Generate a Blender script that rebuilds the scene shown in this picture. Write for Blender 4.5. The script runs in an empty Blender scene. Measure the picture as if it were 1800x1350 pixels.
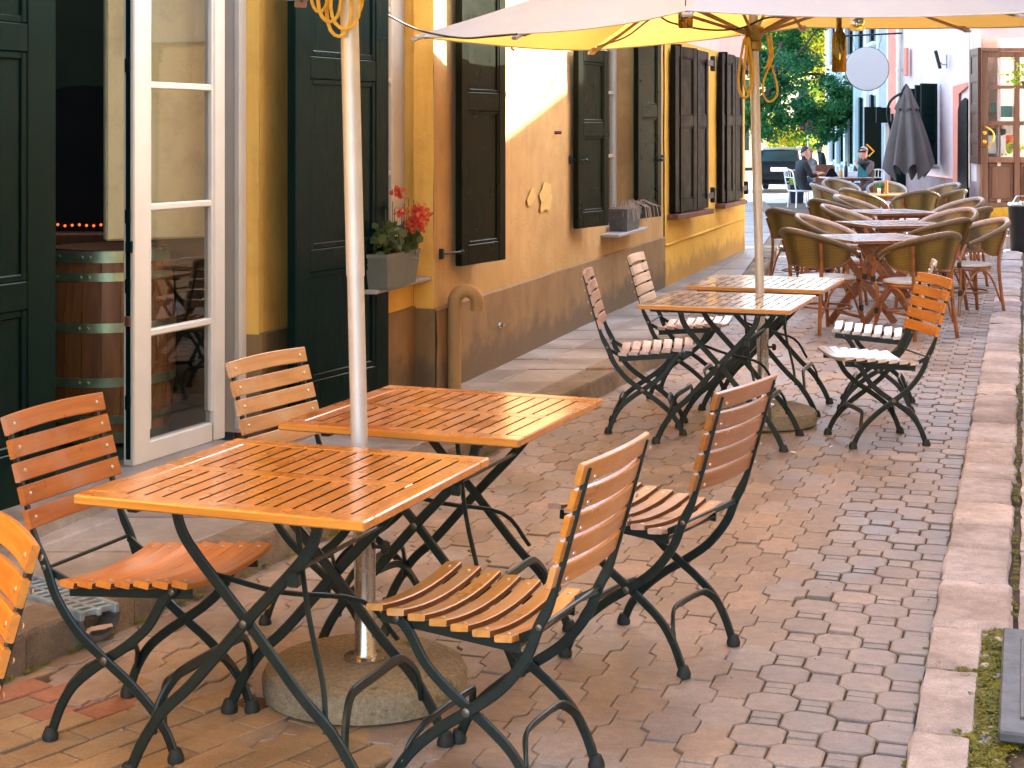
import bpy, bmesh, math, random
from mathutils import Vector, Matrix, noise
R = math.radians
rnd = random.Random(7)
SC = bpy.context.scene
COL = SC.collection
V = Vector
# ---------------------------------------------------------------- camera geometry (metres, photo pixels 1800x1350)
F, YH, CX, H = 2860.0, 229.5, 900.0, 1.62
def G(u, v, z=0.0):
    d = F*(H-z)/(v-YH); return V(((u-CX)*d/F, d, z))
def PX(u, v, d):
    return V(((u-CX)*d/F, d, H-(v-YH)*d/F))
T = V((.2856, .9584, 0)); N = V((.9584, -.2856, 0)); O = V((-.31, 9.695, 0)); UP = V((0, 0, 1))
def W(s, n, z=0.0): return O + T*s + N*n + UP*z
def WS(u, n):
    k = (u-CX)/F
    return (k*(O.y+n*N.y)-O.x-n*N.x)/(T.x-k*T.y)
def WZ(u, v, n):
    return H-(v-YH)*W(WS(u, n), n).y/F

# ---------------------------------------------------------------- materials
def newmat(name):
    m = bpy.data.materials.new(name); m.use_nodes = True
    nt = m.node_tree; nt.nodes.clear()
    out = nt.nodes.new('ShaderNodeOutputMaterial'); b = nt.nodes.new('ShaderNodeBsdfPrincipled')
    nt.links.new(b.outputs[0], out.inputs[0])
    return m, nt, b, out
def nd(nt, typ, **kw):
    n = nt.nodes.new(typ)
    for k, v in kw.items():
        if k.startswith('i_'):
            key = k[2:]
            key = int(key) if key.isdigit() else key.replace('_', ' ')
            n.inputs[key].default_value = v
        else: setattr(n, k, v)
    return n
def ramp(nt, fac, stops):
    r = nt.nodes.new('ShaderNodeValToRGB'); e = r.color_ramp.elements
    while len(e) < len(stops): e.new(.5)
    for el, (p, c) in zip(e, stops):
        el.position = p; el.color = (*c, 1) if len(c) == 3 else c
    nt.links.new(fac, r.inputs[0]); return r.outputs[0]
def mixc(nt, fac, a, b, mode='MIX'):
    n = nt.nodes.new('ShaderNodeMix'); n.data_type = 'RGBA'; n.blend_type = mode
    for sock, val in ((n.inputs[0], fac), (n.inputs[6], a), (n.inputs[7], b)):
        if hasattr(val, 'is_linked') or hasattr(val, 'node'): nt.links.new(val, sock)
        else: sock.default_value = val if not isinstance(val, tuple) else (*val, 1)
    return n.outputs[2]
def coords(nt, scale=(1, 1, 1), rot=(0, 0, 0), kind='Object'):
    tc = nt.nodes.new('ShaderNodeTexCoord'); mp = nt.nodes.new('ShaderNodeMapping')
    mp.inputs['Scale'].default_value = scale; mp.inputs['Rotation'].default_value = rot
    nt.links.new(tc.outputs[kind], mp.inputs[0]); return mp.outputs[0]
def noi(nt, vec, scale, detail=4, rough=.55, dist=0):
    n = nd(nt, 'ShaderNodeTexNoise', i_Scale=scale, i_Detail=detail, i_Roughness=rough, i_Distortion=dist)
    nt.links.new(vec, n.inputs['Vector']); return n.outputs['Fac']
def bump(nt, b, h, strength=.3, dist=.01):
    n = nd(nt, 'ShaderNodeBump', i_Strength=strength, i_Distance=dist)
    nt.links.new(h, n.inputs['Height']); nt.links.new(n.outputs[0], b.inputs['Normal']); return n
def mul(c, k): return tuple(min(1, x*k) for x in c)
def simple(name, c, rough=.5, metal=0.0, var=.12, scale=6, bs=0, bscale=60, bdist=.004, c2=None, spec=.5, coat=0, rvar=.1, objvar=0):
    m, nt, b, out = newmat(name)
    v = coords(nt)
    f = noi(nt, v, scale, 6)
    col = ramp(nt, f, [(.3, mul(c, 1-var)), (.7, c2 or mul(c, 1+var))])
    if objvar:
        oi = nt.nodes.new('ShaderNodeObjectInfo')
        col = mixc(nt, 1.0, col, ramp(nt, oi.outputs['Random'], [(0, (1-objvar,)*3), (1, (1+objvar, 1, 1-objvar*.5))]), 'MULTIPLY')
    nt.links.new(col, b.inputs['Base Color'])
    rr = nd(nt, 'ShaderNodeMapRange', i_3=max(.02, rough-rvar), i_4=min(1, rough+rvar))
    nt.links.new(noi(nt, v, scale*3, 5), rr.inputs[0]); nt.links.new(rr.outputs[0], b.inputs['Roughness'])
    b.inputs['Metallic'].default_value = metal
    b.inputs['Specular IOR Level'].default_value = spec
    if coat: b.inputs['Coat Weight'].default_value = coat; b.inputs['Coat Roughness'].default_value = .12
    if bs: bump(nt, b, noi(nt, v, bscale, 5, .6), bs, bdist)
    return m
def woodmat(name, c1, c2, c3, axis, rough=.4, coat=.25, gscale=1.0, wear=None, vary=1.0, crough=.18):
    """grain runs along the local axis; face attribute rnd varies the boards"""
    m, nt, b, out = newmat(name)
    sc = [28*gscale]*3; sc[axis] = 1.6*gscale
    at = nd(nt, 'ShaderNodeAttribute', attribute_name='rnd')
    tc = nt.nodes.new('ShaderNodeTexCoord')
    add = nt.nodes.new('ShaderNodeVectorMath'); add.operation = 'ADD'
    cmb = nt.nodes.new('ShaderNodeVectorMath'); cmb.operation = 'SCALE'
    cmb.inputs[0].default_value = (3.1, 5.7, 2.3); nt.links.new(at.outputs['Fac'], cmb.inputs['Scale'])
    nt.links.new(tc.outputs['Object'], add.inputs[0]); nt.links.new(cmb.outputs[0], add.inputs[1])
    mp = nt.nodes.new('ShaderNodeMapping'); mp.inputs['Scale'].default_value = sc
    nt.links.new(add.outputs[0], mp.inputs[0])
    g = noi(nt, mp.outputs[0], 1.0, 6, .6, 1.2)
    col = ramp(nt, g, [(.25, c1), (.5, c2), (.78, c3)])
    oi = nt.nodes.new('ShaderNodeObjectInfo')
    addr = nd(nt, 'ShaderNodeMath', operation='ADD'); nt.links.new(at.outputs['Fac'], addr.inputs[0]); nt.links.new(oi.outputs['Random'], addr.inputs[1])
    half = nd(nt, 'ShaderNodeMath', operation='MULTIPLY', i_1=.5); nt.links.new(addr.outputs[0], half.inputs[0])
    col = mixc(nt, 1.0, col, ramp(nt, half.outputs[0], [(.1, tuple(1-vary*q for q in (.28, .34, .4))), (.9, tuple(1+vary*q for q in (.15, .12, .1)))]), 'MULTIPLY')
    big = noi(nt, add.outputs[0], 5, 4)
    if wear:
        wf = ramp(nt, big, [(.5, (0, 0, 0)), (.72, (1, 1, 1))])
        col = mixc(nt, wf, col, wear)
    nt.links.new(col, b.inputs['Base Color'])
    rr = nd(nt, 'ShaderNodeMapRange', i_1=.3, i_2=.7, i_3=max(.05, rough-.12), i_4=rough+.15)
    nt.links.new(big, rr.inputs[0]); nt.links.new(rr.outputs[0], b.inputs['Roughness'])
    b.inputs['Coat Weight'].default_value = coat; b.inputs['Coat Roughness'].default_value = crough
    bump(nt, b, g, .12, .002)
    return m
def plaster(name, c, c2, stain, patch=None, rough=.85, crack=.25, low=None):
    m, nt, b, out = newmat(name)
    v = coords(nt)
    big = noi(nt, v, 1.3, 6, .6, .6); mid = noi(nt, v, 5, 6, .65); fine = noi(nt, v, 70, 5, .7)
    col = ramp(nt, big, [(.32, c), (.68, c2)])
    col = mixc(nt, ramp(nt, mid, [(.48, (0, 0, 0)), (.75, (.7, .7, .7))]), col, stain)
    sv = coords(nt, (9, 9, .7))                     # rain streaks
    col = mixc(nt, ramp(nt, noi(nt, sv, 1.0, 5, .6, .4), [(.52, (0, 0, 0)), (.78, (.6, .6, .6))]), col, stain)
    if patch:
        pf = ramp(nt, noi(nt, coords(nt, (1, 1, .6)), 3.1, 3, .5), [(.69, (0, 0, 0)), (.70, (1, 1, 1))])
        col = mixc(nt, pf, col, patch)
    if low:                                         # darker colour just above the pavement
        sx = nt.nodes.new('ShaderNodeSeparateXYZ'); nt.links.new(v, sx.inputs[0])
        am = nd(nt, 'ShaderNodeMath', operation='MULTIPLY_ADD', i_1=.5, i_2=-.12); nt.links.new(mid, am.inputs[0])
        sm = nd(nt, 'ShaderNodeMath', operation='SUBTRACT'); nt.links.new(sx.outputs[2], sm.inputs[0]); nt.links.new(am.outputs[0], sm.inputs[1])
        col = mixc(nt, ramp(nt, sm.outputs[0], [(.1, (.8, .8, .8)), (.24, (0, 0, 0))]), col, low)
    nt.links.new(col, b.inputs['Base Color'])
    b.inputs['Roughness'].default_value = rough
    vo = nd(nt, 'ShaderNodeTexVoronoi', feature='DISTANCE_TO_EDGE', i_Scale=1.6)
    dv = nt.nodes.new('ShaderNodeVectorMath'); dv.operation = 'ADD'
    nz = nd(nt, 'ShaderNodeTexNoise', i_Scale=3.0, i_Detail=5.0); nt.links.new(v, nz.inputs['Vector'])
    nt.links.new(v, dv.inputs[0]); nt.links.new(nz.outputs['Color'], dv.inputs[1]); nt.links.new(dv.outputs[0], vo.inputs['Vector'])
    cr = ramp(nt, vo.outputs['Distance'], [(0, (0, 0, 0)), (.012, (1, 1, 1))])
    s1 = nd(nt, 'ShaderNodeMath', operation='MULTIPLY_ADD', i_1=.35); nt.links.new(fine, s1.inputs[0]); nt.links.new(mid, s1.inputs[2])
    s2 = nd(nt, 'ShaderNodeMath', operation='MULTIPLY_ADD', i_1=crack); nt.links.new(cr, s2.inputs[0]); nt.links.new(s1.outputs[0], s2.inputs[2])
    bump(nt, b, s2.outputs[0], .45, .012)
    return m
def paint(name, c, rough=.28, scratch=(.3, .4, .42), spec=.3):
    """old gloss paint on wood: brush marks and scratches"""
    m, nt, b, out = newmat(name)
    v = coords(nt); sv = coords(nt, (60, 60, 3))
    br = noi(nt, sv, 1.0, 5, .6, .3)
    col = ramp(nt, noi(nt, v, 2, 4), [(.3, mul(c, .9)), (.7, mul(c, 1.1))])
    sf = ramp(nt, noi(nt, coords(nt, (55, 55, 14), (.5, .4, .3)), 1.0, 8, .7), [(.76, (0, 0, 0)), (.80, (.15, .15, .15))])
    col = mixc(nt, sf, col, scratch)
    nt.links.new(col, b.inputs['Base Color'])
    rr = nd(nt, 'ShaderNodeMapRange', i_1=.3, i_2=.7, i_3=rough*.85, i_4=rough*1.2)
    nt.links.new(noi(nt, v, 9, 5), rr.inputs[0]); nt.links.new(rr.outputs[0], b.inputs['Roughness'])
    b.inputs['Specular IOR Level'].default_value = spec
    bump(nt, b, br, .15, .004)
    return m
def stonemat(name, c, c2, moss=None, rough=.85, scale=14, bs=.6, dist=.01, mossamt=.62, wet=False):
    m, nt, b, out = newmat(name)
    v = coords(nt)
    at = nd(nt, 'ShaderNodeAttribute', attribute_name='rnd')
    n1 = noi(nt, v, scale, 8, .7); n2 = noi(nt, v, 2.2, 5); n3 = noi(nt, v, 180, 3, .6)
    col = ramp(nt, n1, [(.3, c), (.7, c2)])
    col = mixc(nt, 1.0, col, ramp(nt, at.outputs['Fac'], [(0, (.84, .82, .82)), (.5, (1, 1, 1)), (1, (1.12, 1.07, 1.03))]), 'MULTIPLY')
    col = mixc(nt, 1.0, col, ramp(nt, n3, [(.3, (.8, .8, .8)), (.7, (1.15, 1.15, 1.15))]), 'MULTIPLY')
    st = ramp(nt, n2, [(.4, (.70, .66, .62)), (.62, (1.08, 1.08, 1.08))])
    col = mixc(nt, 1.0, col, st, 'MULTIPLY')
    if moss:
        mf = ramp(nt, noi(nt, v, 4.5, 8, .7), [(mossamt, (0, 0, 0)), (mossamt+.06, (1, 1, 1))])
        col = mixc(nt, mf, col, moss)
    nt.links.new(col, b.inputs['Base Color'])
    if wet:
        rr = nd(nt, 'ShaderNodeMapRange', i_1=.35, i_2=.65, i_3=rough*.62, i_4=min(1, rough*1.15))
        nt.links.new(n2, rr.inputs[0]); nt.links.new(rr.outputs[0], b.inputs['Roughness'])
    else: b.inputs['Roughness'].default_value = rough
    s = nd(nt, 'ShaderNodeMath', operation='MULTIPLY_ADD', i_1=.4); nt.links.new(n3, s.inputs[0]); nt.links.new(n1, s.inputs[2])
    bump(nt, b, s.outputs[0], bs, dist)
    return m
def fabric(name, c, trans, under, rough=.9):
    m, nt, b, out = newmat(name)
    nt.nodes.remove(b)
    df = nd(nt, 'ShaderNodeBsdfDiffuse', i_Color=(*c, 1)); tr = nd(nt, 'ShaderNodeBsdfTranslucent', i_Color=(*trans, 1))
    mx = nd(nt, 'ShaderNodeMixShader', i_0=.55)
    v = coords(nt)
    col = ramp(nt, noi(nt, v, 2.5, 6, .6), [(.35, mul(c, .93)), (.65, c)])
    ge = nt.nodes.new('ShaderNodeNewGeometry')          # cream outside, yellow-coated underside
    col = mixc(nt, ge.outputs['Backfacing'], col, under)
    nt.links.new(col, df.inputs['Color'])
    bp = nd(nt, 'ShaderNodeBump', i_Strength=.25, i_Distance=.01)
    nt.links.new(noi(nt, coords(nt, (1, 1, 1)), 5, 4), bp.inputs['Height']); nt.links.new(bp.outputs[0], df.inputs['Normal'])
    nt.links.new(df.outputs[0], mx.inputs[1]); nt.links.new(tr.outputs[0], mx.inputs[2]); nt.links.new(mx.outputs[0], out.inputs[0])
    return m
def leafmat(name, c1, c2, tr):
    m, nt, b, out = newmat(name)
    at = nd(nt, 'ShaderNodeAttribute', attribute_name='rnd')
    col = ramp(nt, at.outputs['Fac'], [(0, c1), (1, c2)])
    nt.links.new(col, b.inputs['Base Color']); b.inputs['Roughness'].default_value = .55
    t = nd(nt, 'ShaderNodeBsdfTranslucent'); t.inputs[0].default_value = (*tr, 1)
    mx = nd(nt, 'ShaderNodeMixShader', i_0=.42)
    nt.links.new(b.outputs[0], mx.inputs[1]); nt.links.new(t.outputs[0], mx.inputs[2]); nt.links.new(mx.outputs[0], out.inputs[0])
    return m
def glassmat(name, tint=(.9, .95, .92), rough=.02, ior=1.45):
    m, nt, b, out = newmat(name)
    b.inputs['Base Color'].default_value = (*tint, 1); b.inputs['Roughness'].default_value = rough
    b.inputs['Transmission Weight'].default_value = 1; b.inputs['IOR'].default_value = ior
    return m
def emitmat(name, c, s):
    m, nt, b, out = newmat(name)
    b.inputs['Base Color'].default_value = (*c, 1); b.inputs['Emission Color'].default_value = (*c, 1); b.inputs['Emission Strength'].default_value = s
    return m

# ---------------------------------------------------------------- mesh builder
class MB:
    def __init__(self): self.v = []; self.f = []; self.m = []; self.r = []; self.mi = 0; self.rv = .5
    def add(self, vs, fs):
        b = len(self.v); self.v += [tuple(x) for x in vs]
        for f in fs: self.f.append(tuple(i+b for i in f)); self.m.append(self.mi); self.r.append(self.rv)
    def rand(self): self.rv = rnd.random()
    def box(self, c, size, ax=None, bev=.0, rot=None):
        """ax: (x, y, z) unit axes; chamfered when bev > 0"""
        if ax is None: ax = (V((1, 0, 0)), V((0, 1, 0)), V((0, 0, 1)))
        if rot is not None: ax = [rot @ a for a in (V((1, 0, 0)), V((0, 1, 0)), V((0, 0, 1)))]
        c = V(c); h = [s/2 for s in size]
        def P(x, y, z): return c + ax[0]*x + ax[1]*y + ax[2]*z
        if bev <= 0:
            vs = [P(h[0]*a, h[1]*b_, h[2]*d) for a in (-1, 1) for b_ in (-1, 1) for d in (-1, 1)]
            self.add(vs, [(0, 1, 3, 2), (4, 6, 7, 5), (0, 4, 5, 1), (2, 3, 7, 6), (0, 2, 6, 4), (1, 5, 7, 3)]); return
        e = min(bev, *[x*.9 for x in h]); vs = []; idx = {}
        for a in (-1, 1):
            for b_ in (-1, 1):
                for d in (-1, 1):
                    for k in range(3):
                        q = [h[i]-(0 if i == k else e) for i in range(3)]
                        idx[(a, b_, d, k)] = len(vs); vs.append(P(q[0]*a, q[1]*b_, q[2]*d))
        fs = []
        for k in range(3):
            i, j = (k+1) % 3, (k+2) % 3
            for s in (-1, 1):
                q = []
                for (p, r_) in ((-1, -1), (1, -1), (1, 1), (-1, 1)):
                    t = [0, 0, 0]; t[k] = s; t[i] = p; t[j] = r_
                    q.append(idx[(*t, k)])
                fs.append(tuple(q if s > 0 else q[::-1]))
        for k in range(3):
            i, j = (k+1) % 3, (k+2) % 3
            for p in (-1, 1):
                for r_ in (-1, 1):
                    t0 = [0]*3; t1 = [0]*3
                    t0[k] = -1; t1[k] = 1
                    for t in (t0, t1): t[i] = p; t[j] = r_
                    q = [idx[(*t0, i)], idx[(*t1, i)], idx[(*t1, j)], idx[(*t0, j)]]
                    fs.append(tuple(q if p*r_ < 0 else q[::-1]))
        for a in (-1, 1):
            for b_ in (-1, 1):
                for d in (-1, 1):
                    q = [idx[(a, b_, d, k)] for k in range(3)]
                    fs.append(tuple(q if a*b_*d > 0 else q[::-1]))
        self.add(vs, fs)
    def ring_sweep(self, rings, closed=False, caps=True):
        n = len(rings[0]); vs = [p for r_ in rings for p in r_]; fs = []
        m = len(rings)
        for i in range(m if closed else m-1):
            a = i*n; b = ((i+1) % m)*n
            for k in range(n):
                fs.append((a+k, a+(k+1) % n, b+(k+1) % n, b+k))
        if caps and not closed:
            fs.append(tuple(range(n-1, -1, -1))); fs.append(tuple((m-1)*n+k for k in range(n)))
        self.add(vs, fs)
    def tube(self, pts, r, seg=8, closed=False, ref=None):
        pts = [V(p) for p in pts]; m = len(pts); rings = []
        rr = r if isinstance(r, (list, tuple)) else [r]*m
        t0 = (pts[1]-pts[0]).normalized()
        up = V(ref) if ref else (V((0, 0, 1)) if abs(t0.z) < .9 else V((1, 0, 0)))
        s = t0.cross(up).normalized()
        for i, p in enumerate(pts):
            if closed: t = (pts[(i+1) % m]-pts[i-1])
            else: t = pts[min(i+1, m-1)]-pts[max(i-1, 0)]
            if t.length < 1e-9: t = t0
            t.normalize(); s = (s - t*s.dot(t))
            if s.length < 1e-6: s = t.orthogonal()
            s.normalize(); q = t.cross(s)
            rings.append([p + (s*math.cos(a)+q*math.sin(a))*rr[i] for a in [2*math.pi*k/seg for k in range(seg)]])
        self.ring_sweep(rings, closed)
    def bar(self, pts, side, w, t, ch=.25):
        """flat bar along pts; 'side' = direction of thickness t, width w lies across"""
        pts = [V(p) for p in pts]; m = len(pts); rings = []; side = V(side).normalized()
        for i, p in enumerate(pts):
            d = (pts[min(i+1, m-1)]-pts[max(i-1, 0)]).normalized()
            s = (side - d*side.dot(d)).normalized(); q = d.cross(s)
            ww = w[i] if isinstance(w, (list, tuple)) else w
            a, b = ww/2, t/2; c = min(a, b)*2*ch
            rings.append([p+q*x+s*y for x, y in ((a-c, -b), (a, -b+c), (a, b-c), (a-c, b), (-a+c, b), (-a, b-c), (-a, -b+c), (-a+c, -b))])
        self.ring_sweep(rings)
    def lathe(self, prof, c=(0, 0, 0), seg=24, ax=None):
        c = V(c)
        if ax is None: ax = (V((1, 0, 0)), V((0, 1, 0)), V((0, 0, 1)))
        rings = [[c+ax[0]*(r_*math.cos(a))+ax[1]*(r_*math.sin(a))+ax[2]*z for a in [2*math.pi*k/seg for k in range(seg)]] for r_, z in prof]
        self.ring_sweep(rings)
    def prism(self, poly, off):
        n = len(poly); off = V(off); poly = [V(p) for p in poly]
        vs = poly+[p+off for p in poly]
        fs = [tuple(range(n-1, -1, -1)), tuple(range(n, 2*n))]+[(k, (k+1) % n, n+(k+1) % n, n+k) for k in range(n)]
        self.add(vs, fs)
    def disc(self, c, nrm, r, t, seg=12):
        nrm = V(nrm).normalized(); x = nrm.orthogonal().normalized(); y = nrm.cross(x)
        self.lathe([(r, 0), (r, t*.6), (r*.6, t)], c, seg, (x, y, nrm))
    def ball(self, c, r, seg=8, rings=6, sc=(1, 1, 1), rot=None):
        prof = [(max(1e-4, math.sin(math.pi*i/rings)), -math.cos(math.pi*i/rings)) for i in range(rings+1)]
        ax = [V((sc[0]*r, 0, 0)), V((0, sc[1]*r, 0)), V((0, 0, sc[2]*r))]
        if rot is not None: ax = [rot @ a for a in ax]
        self.lathe(prof, c, seg, ax)
    def grid(self, fn, nu, nv):
        vs = [fn(i/nu, j/nv) for j in range(nv+1) for i in range(nu+1)]
        fs = [(j*(nu+1)+i, j*(nu+1)+i+1, (j+1)*(nu+1)+i+1, (j+1)*(nu+1)+i) for j in range(nv) for i in range(nu)]
        self.add(vs, fs)
    def build(self, name, mats, parent=None, smooth=35, recalc=True):
        me = bpy.data.meshes.new(name); me.from_pydata(self.v, [], self.f)
        if not isinstance(mats, (list, tuple)): mats = [mats]
        for m in mats: me.materials.append(m)
        me.polygons.foreach_set('material_index', self.m)
        at = me.attributes.new('rnd', 'FLOAT', 'FACE'); at.data.foreach_set('value', self.r)
        if recalc:
            bm = bmesh.new(); bm.from_mesh(me); bmesh.ops.recalc_face_normals(bm, faces=bm.faces); bm.to_mesh(me); bm.free()
        if smooth:
            me.polygons.foreach_set('use_smooth', [True]*len(me.polygons))
            me.set_sharp_from_angle(angle=R(smooth))
        o = bpy.data.objects.new(name, me); COL.objects.link(o)
        if parent: o.parent = parent
        return o
def empty(name, loc=(0, 0, 0), rz=0.0):
    o = bpy.data.objects.new(name, None); COL.objects.link(o); o.location = loc; o.rotation_euler = (0, 0, rz)
    o.empty_display_size = .1
    return o
def tag(o, label=None, cat=None, group=None, kind=None):
    if label: o['label'] = label
    if cat: o['category'] = cat
    if group: o['group'] = group
    if kind: o['kind'] = kind
    return o
KIDS = {}
def copy_tree(o, parent=None):
    c = o.copy(); COL.objects.link(c)
    if parent: c.parent = parent
    for ch in [x for x in o.children]: copy_tree(ch, c)
    return c
def smoothpath(pts, n=4):
    """Catmull-Rom through pts"""
    P = [V(p) for p in pts]; P = [P[0]*2-P[1]]+P+[P[-1]*2-P[-2]]; out = []
    for i in range(1, len(P)-2):
        for k in range(n):
            t = k/n; a, b, c, d = P[i-1], P[i], P[i+1], P[i+2]
            out.append(.5*((2*b)+(c-a)*t+(2*a-5*b+4*c-d)*t*t+(3*b-a-3*c+d)*t**3))
    out.append(P[-2]); return out
M = {}
# ---------------------------------------------------------------- material library
M['steel_green'] = simple('dark_green_metal', (.006, .017, .016), .36, .0, .3, 30, .25, 120, .002, rvar=.12)
M['rubber'] = simple('black_rubber', (.015, .02, .018), .7, 0, .2, 20)
M['bolt'] = simple('bolt_steel', (.55, .52, .48), .35, .9, .1, 30)
M['teak_top'] = woodmat('teak_tabletop', (.36, .14, .022), (.51, .215, .036), (.61, .295, .07), 1, .27, .5, .8, None, .45, .14)
M['teak'] = woodmat('teak_slats', (.33, .13, .02), (.50, .22, .035), (.60, .31, .07), 1, .38, .4, 1.0, (.52, .30, .13), .9, .22)
M['teak_red'] = woodmat('teak_reddish', (.30, .085, .018), (.44, .14, .028), (.53, .21, .055), 1, .36, .5, 1.0, (.40, .22, .14), .9, .2)
M['teak_tan'] = woodmat('teak_tan', (.38, .19, .075), (.52, .29, .12), (.62, .40, .20), 1, .42, .4, 1.0, (.50, .36, .24), .9, .25)
M['teak_brown'] = woodmat('teak_brown', (.20, .075, .018), (.32, .13, .03), (.42, .19, .05), 1, .38, .4, 1.0, (.30, .15, .07), .9, .22)
M['teak_pink'] = woodmat('teak_weathered', (.36, .21, .16), (.50, .33, .27), (.58, .42, .36), 1, .38, .5, 1.0, (.46, .34, .30), .8, .2)
M['teak_pale'] = woodmat('teak_pale_sheen', (.46, .38, .34), (.60, .52, .48), (.66, .60, .56), 1, .36, .6, 1.0, None, .5, .18)  # worn grey wood, with sky sheen also put into the colour
M['teak_vivid'] = woodmat('teak_orange', (.40, .13, .015), (.56, .20, .025), (.66, .28, .05), 1, .45, .12, 1.0, None, .9, .2)
M['top_red'] = woodmat('tabletop_reddish', (.36, .12, .03), (.50, .19, .05), (.60, .27, .09), 1, .27, .6, .8, (.52, .30, .20), .45, .15)
M['top_pale'] = woodmat('tabletop_pale_sheen', (.42, .34, .30), (.54, .46, .42), (.60, .53, .50), 1, .25, .8, .8, None, .35, .12)  # weathered grey; whitening by sky gloss is put into the colour too
M['pipe_paint'] = plaster('pipe_paint', (.30, .175, .06), (.36, .215, .08), (.22, .12, .04), None, .7, .1)
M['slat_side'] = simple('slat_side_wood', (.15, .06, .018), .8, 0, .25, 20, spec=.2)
M['slot_dark'] = simple('dark_slot_side', (.035, .014, .006), .9, 0, .2, 20, spec=.1)
M['teak_edge'] = woodmat('tabletop_edge', (.40, .15, .02), (.56, .23, .03), (.64, .30, .05), 0, .4, .3, .8, None, .3)
M['alu'] = simple('brushed_aluminium', (.55, .57, .59), .45, .4, .06, 12, .05, 90, .001)
M['steel'] = simple('brushed_steel', (.55, .53, .48), .25, 1.0, .1, 18, .05, 120, .001)
M['concrete'] = stonemat('exposed_concrete', (.20, .165, .10), (.42, .37, .26), (.09, .09, .03), .9, 75, 1.0, .008, .60)
M['canopy'] = fabric('cream_canvas', (.60, .665, .725), (.48, .285, .065), (.50, .29, .07))
M['hem'] = simple('canvas_hem', (.5, .5, .5), .9)
M['rib'] = simple('rib_wood', (.26, .17, .07), .5, 0, .2, 10)
M['rope'] = simple('yellow_rope', (.62, .42, .07), .75, 0, .15, 40, .4, 200, .002)
M['cable'] = simple('black_cable', (.012, .012, .012), .5)
M['bottle'] = glassmat('brown_glass', (.16, .10, .015), .04, 1.3)
M['glass'] = glassmat('window_glass', (.93, .96, .94), .0, 1.45)
M['jar'] = glassmat('jar_glass', (.92, .93, .85), .02, 1.3)
M['ochre'] = plaster('ochre_plaster', (.37, .215, .062), (.50, .305, .11), (.33, .17, .06), None, .85, .4)
M['yellow'] = plaster('yellow_plaster', (.70, .385, .065), (.78, .47, .10), (.54, .28, .045), None, .85, .15)
M['golden'] = plaster('golden_plaster', (.62, .33, .03), (.70, .40, .045), (.54, .27, .028), None, .85, .15, (.36, .18, .03))
M['plinth'] = plaster('brown_plinth', (.19, .108, .036), (.255, .15, .055), (.13, .07, .025), None, .8, .2, (.10, .065, .035))
M['peel'] = simple('bare_plaster', (.52, .34, .105), .9, 0, .1, 20, .3, 60)
M['creamwall'] = plaster('cream_plaster', (.66, .52, .30), (.74, .60, .38), (.6, .46, .26), None, .85, .1)
M['bolt_dark'] = simple('dark_bolt', (.16, .15, .13), .4, .8, .1, 30)
M['pink'] = plaster('pink_plaster', (.66, .42, .38), (.74, .52, .48), (.58, .40, .36), None, .85, .1)
M['pinkwhite'] = plaster('pale_plaster', (.60, .48, .47), (.66, .55, .54), (.56, .43, .42), None, .85, .1)
M['coral'] = plaster('coral_plaster', (.62, .20, .13), (.70, .26, .17), (.5, .16, .1), None, .85, .1)
M['mauve'] = plaster('mauve_plinth', (.23, .15, .14), (.30, .20, .19), (.18, .12, .11), None, .85, .1)
M['white_plaster'] = plaster('white_plaster', (.60, .64, .66), (.68, .72, .73), (.5, .55, .57), None, .85, .1)
M['blue_plaster'] = plaster('blue_plaster', (.42, .53, .55), (.50, .60, .62), (.36, .46, .49), None, .85, .1)
M['greenpaint'] = paint('dark_green_gloss', (.003, .012, .010), .2, (.12, .18, .18), .08)
M['shutter'] = paint('olive_black_shutter', (.007, .010, .005), .3, (.14, .16, .14), .07)
M['brownshutter'] = paint('brown_black_shutter', (.008, .006, .006), .45, (.10, .09, .09), .06)
M['whitepaint'] = simple('white_frame_paint', (.60, .55, .455), .35, 0, .05, 5, .08, 60, .002)
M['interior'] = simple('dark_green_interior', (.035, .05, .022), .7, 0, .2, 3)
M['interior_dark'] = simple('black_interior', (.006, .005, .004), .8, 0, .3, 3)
M['beige'] = plaster('beige_interior', (.76, .64, .32), (.80, .68, .36), (.5, .38, .2), None, .85, .1)
M['barrel'] = woodmat('barrel_oak', (.13, .045, .012), (.22, .085, .02), (.30, .13, .035), 2, .55, .1, .7)
M['hoop'] = simple('galvanised_hoop', (.36, .44, .28), .38, .85, .25, 12, .2, 60, .003)
M['grey_planter'] = simple('grey_planter', (.12, .13, .105), .55, 0, .12, 8)
M['sillstone'] = simple('grey_sill', (.30, .27, .25), .6, 0, .12, 12, .2, 50)
M['leaf'] = leafmat('geranium_leaf', (.05, .075, .02), (.12, .14, .04), (.1, .14, .03))
M['petal'] = leafmat('red_petal', (.62, .06, .035), (.72, .16, .06), (.7, .1, .05))
M['dry'] = simple('dry_stalk', (.42, .30, .22), .8)
M['paver'] = stonemat('concrete_paver', (.25, .19, .145), (.36, .285, .225), None, .62, 22, .35, .004, wet=True)
M['paver_grey'] = stonemat('grey_paver', (.25, .21, .185), (.355, .305, .27), None, .6, 22, .35, .004, wet=True)
M['brickpaver'] = stonemat('brick_paver', (.30, .215, .12), (.38, .28, .165), None, .8, 22, .4, .004)
M['redstone'] = stonemat('red_paver', (.30, .13, .085), (.36, .18, .12), None, .8, 22, .4, .004)
M['sand'] = stonemat('joint_sand', (.085, .06, .035), (.14, .10, .06), (.035, .045, .012), .95, 40, .7, .006, .60)
M['slab'] = stonemat('pavement_slab', (.25, .22, .19), (.35, .31, .27), None, .6, 20, .4, .004, wet=True)
M['kerb'] = stonemat('kerb_stone', (.19, .145, .095), (.31, .25, .175), (.06, .055, .02), .85, 16, .9, .016, .60)
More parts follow.
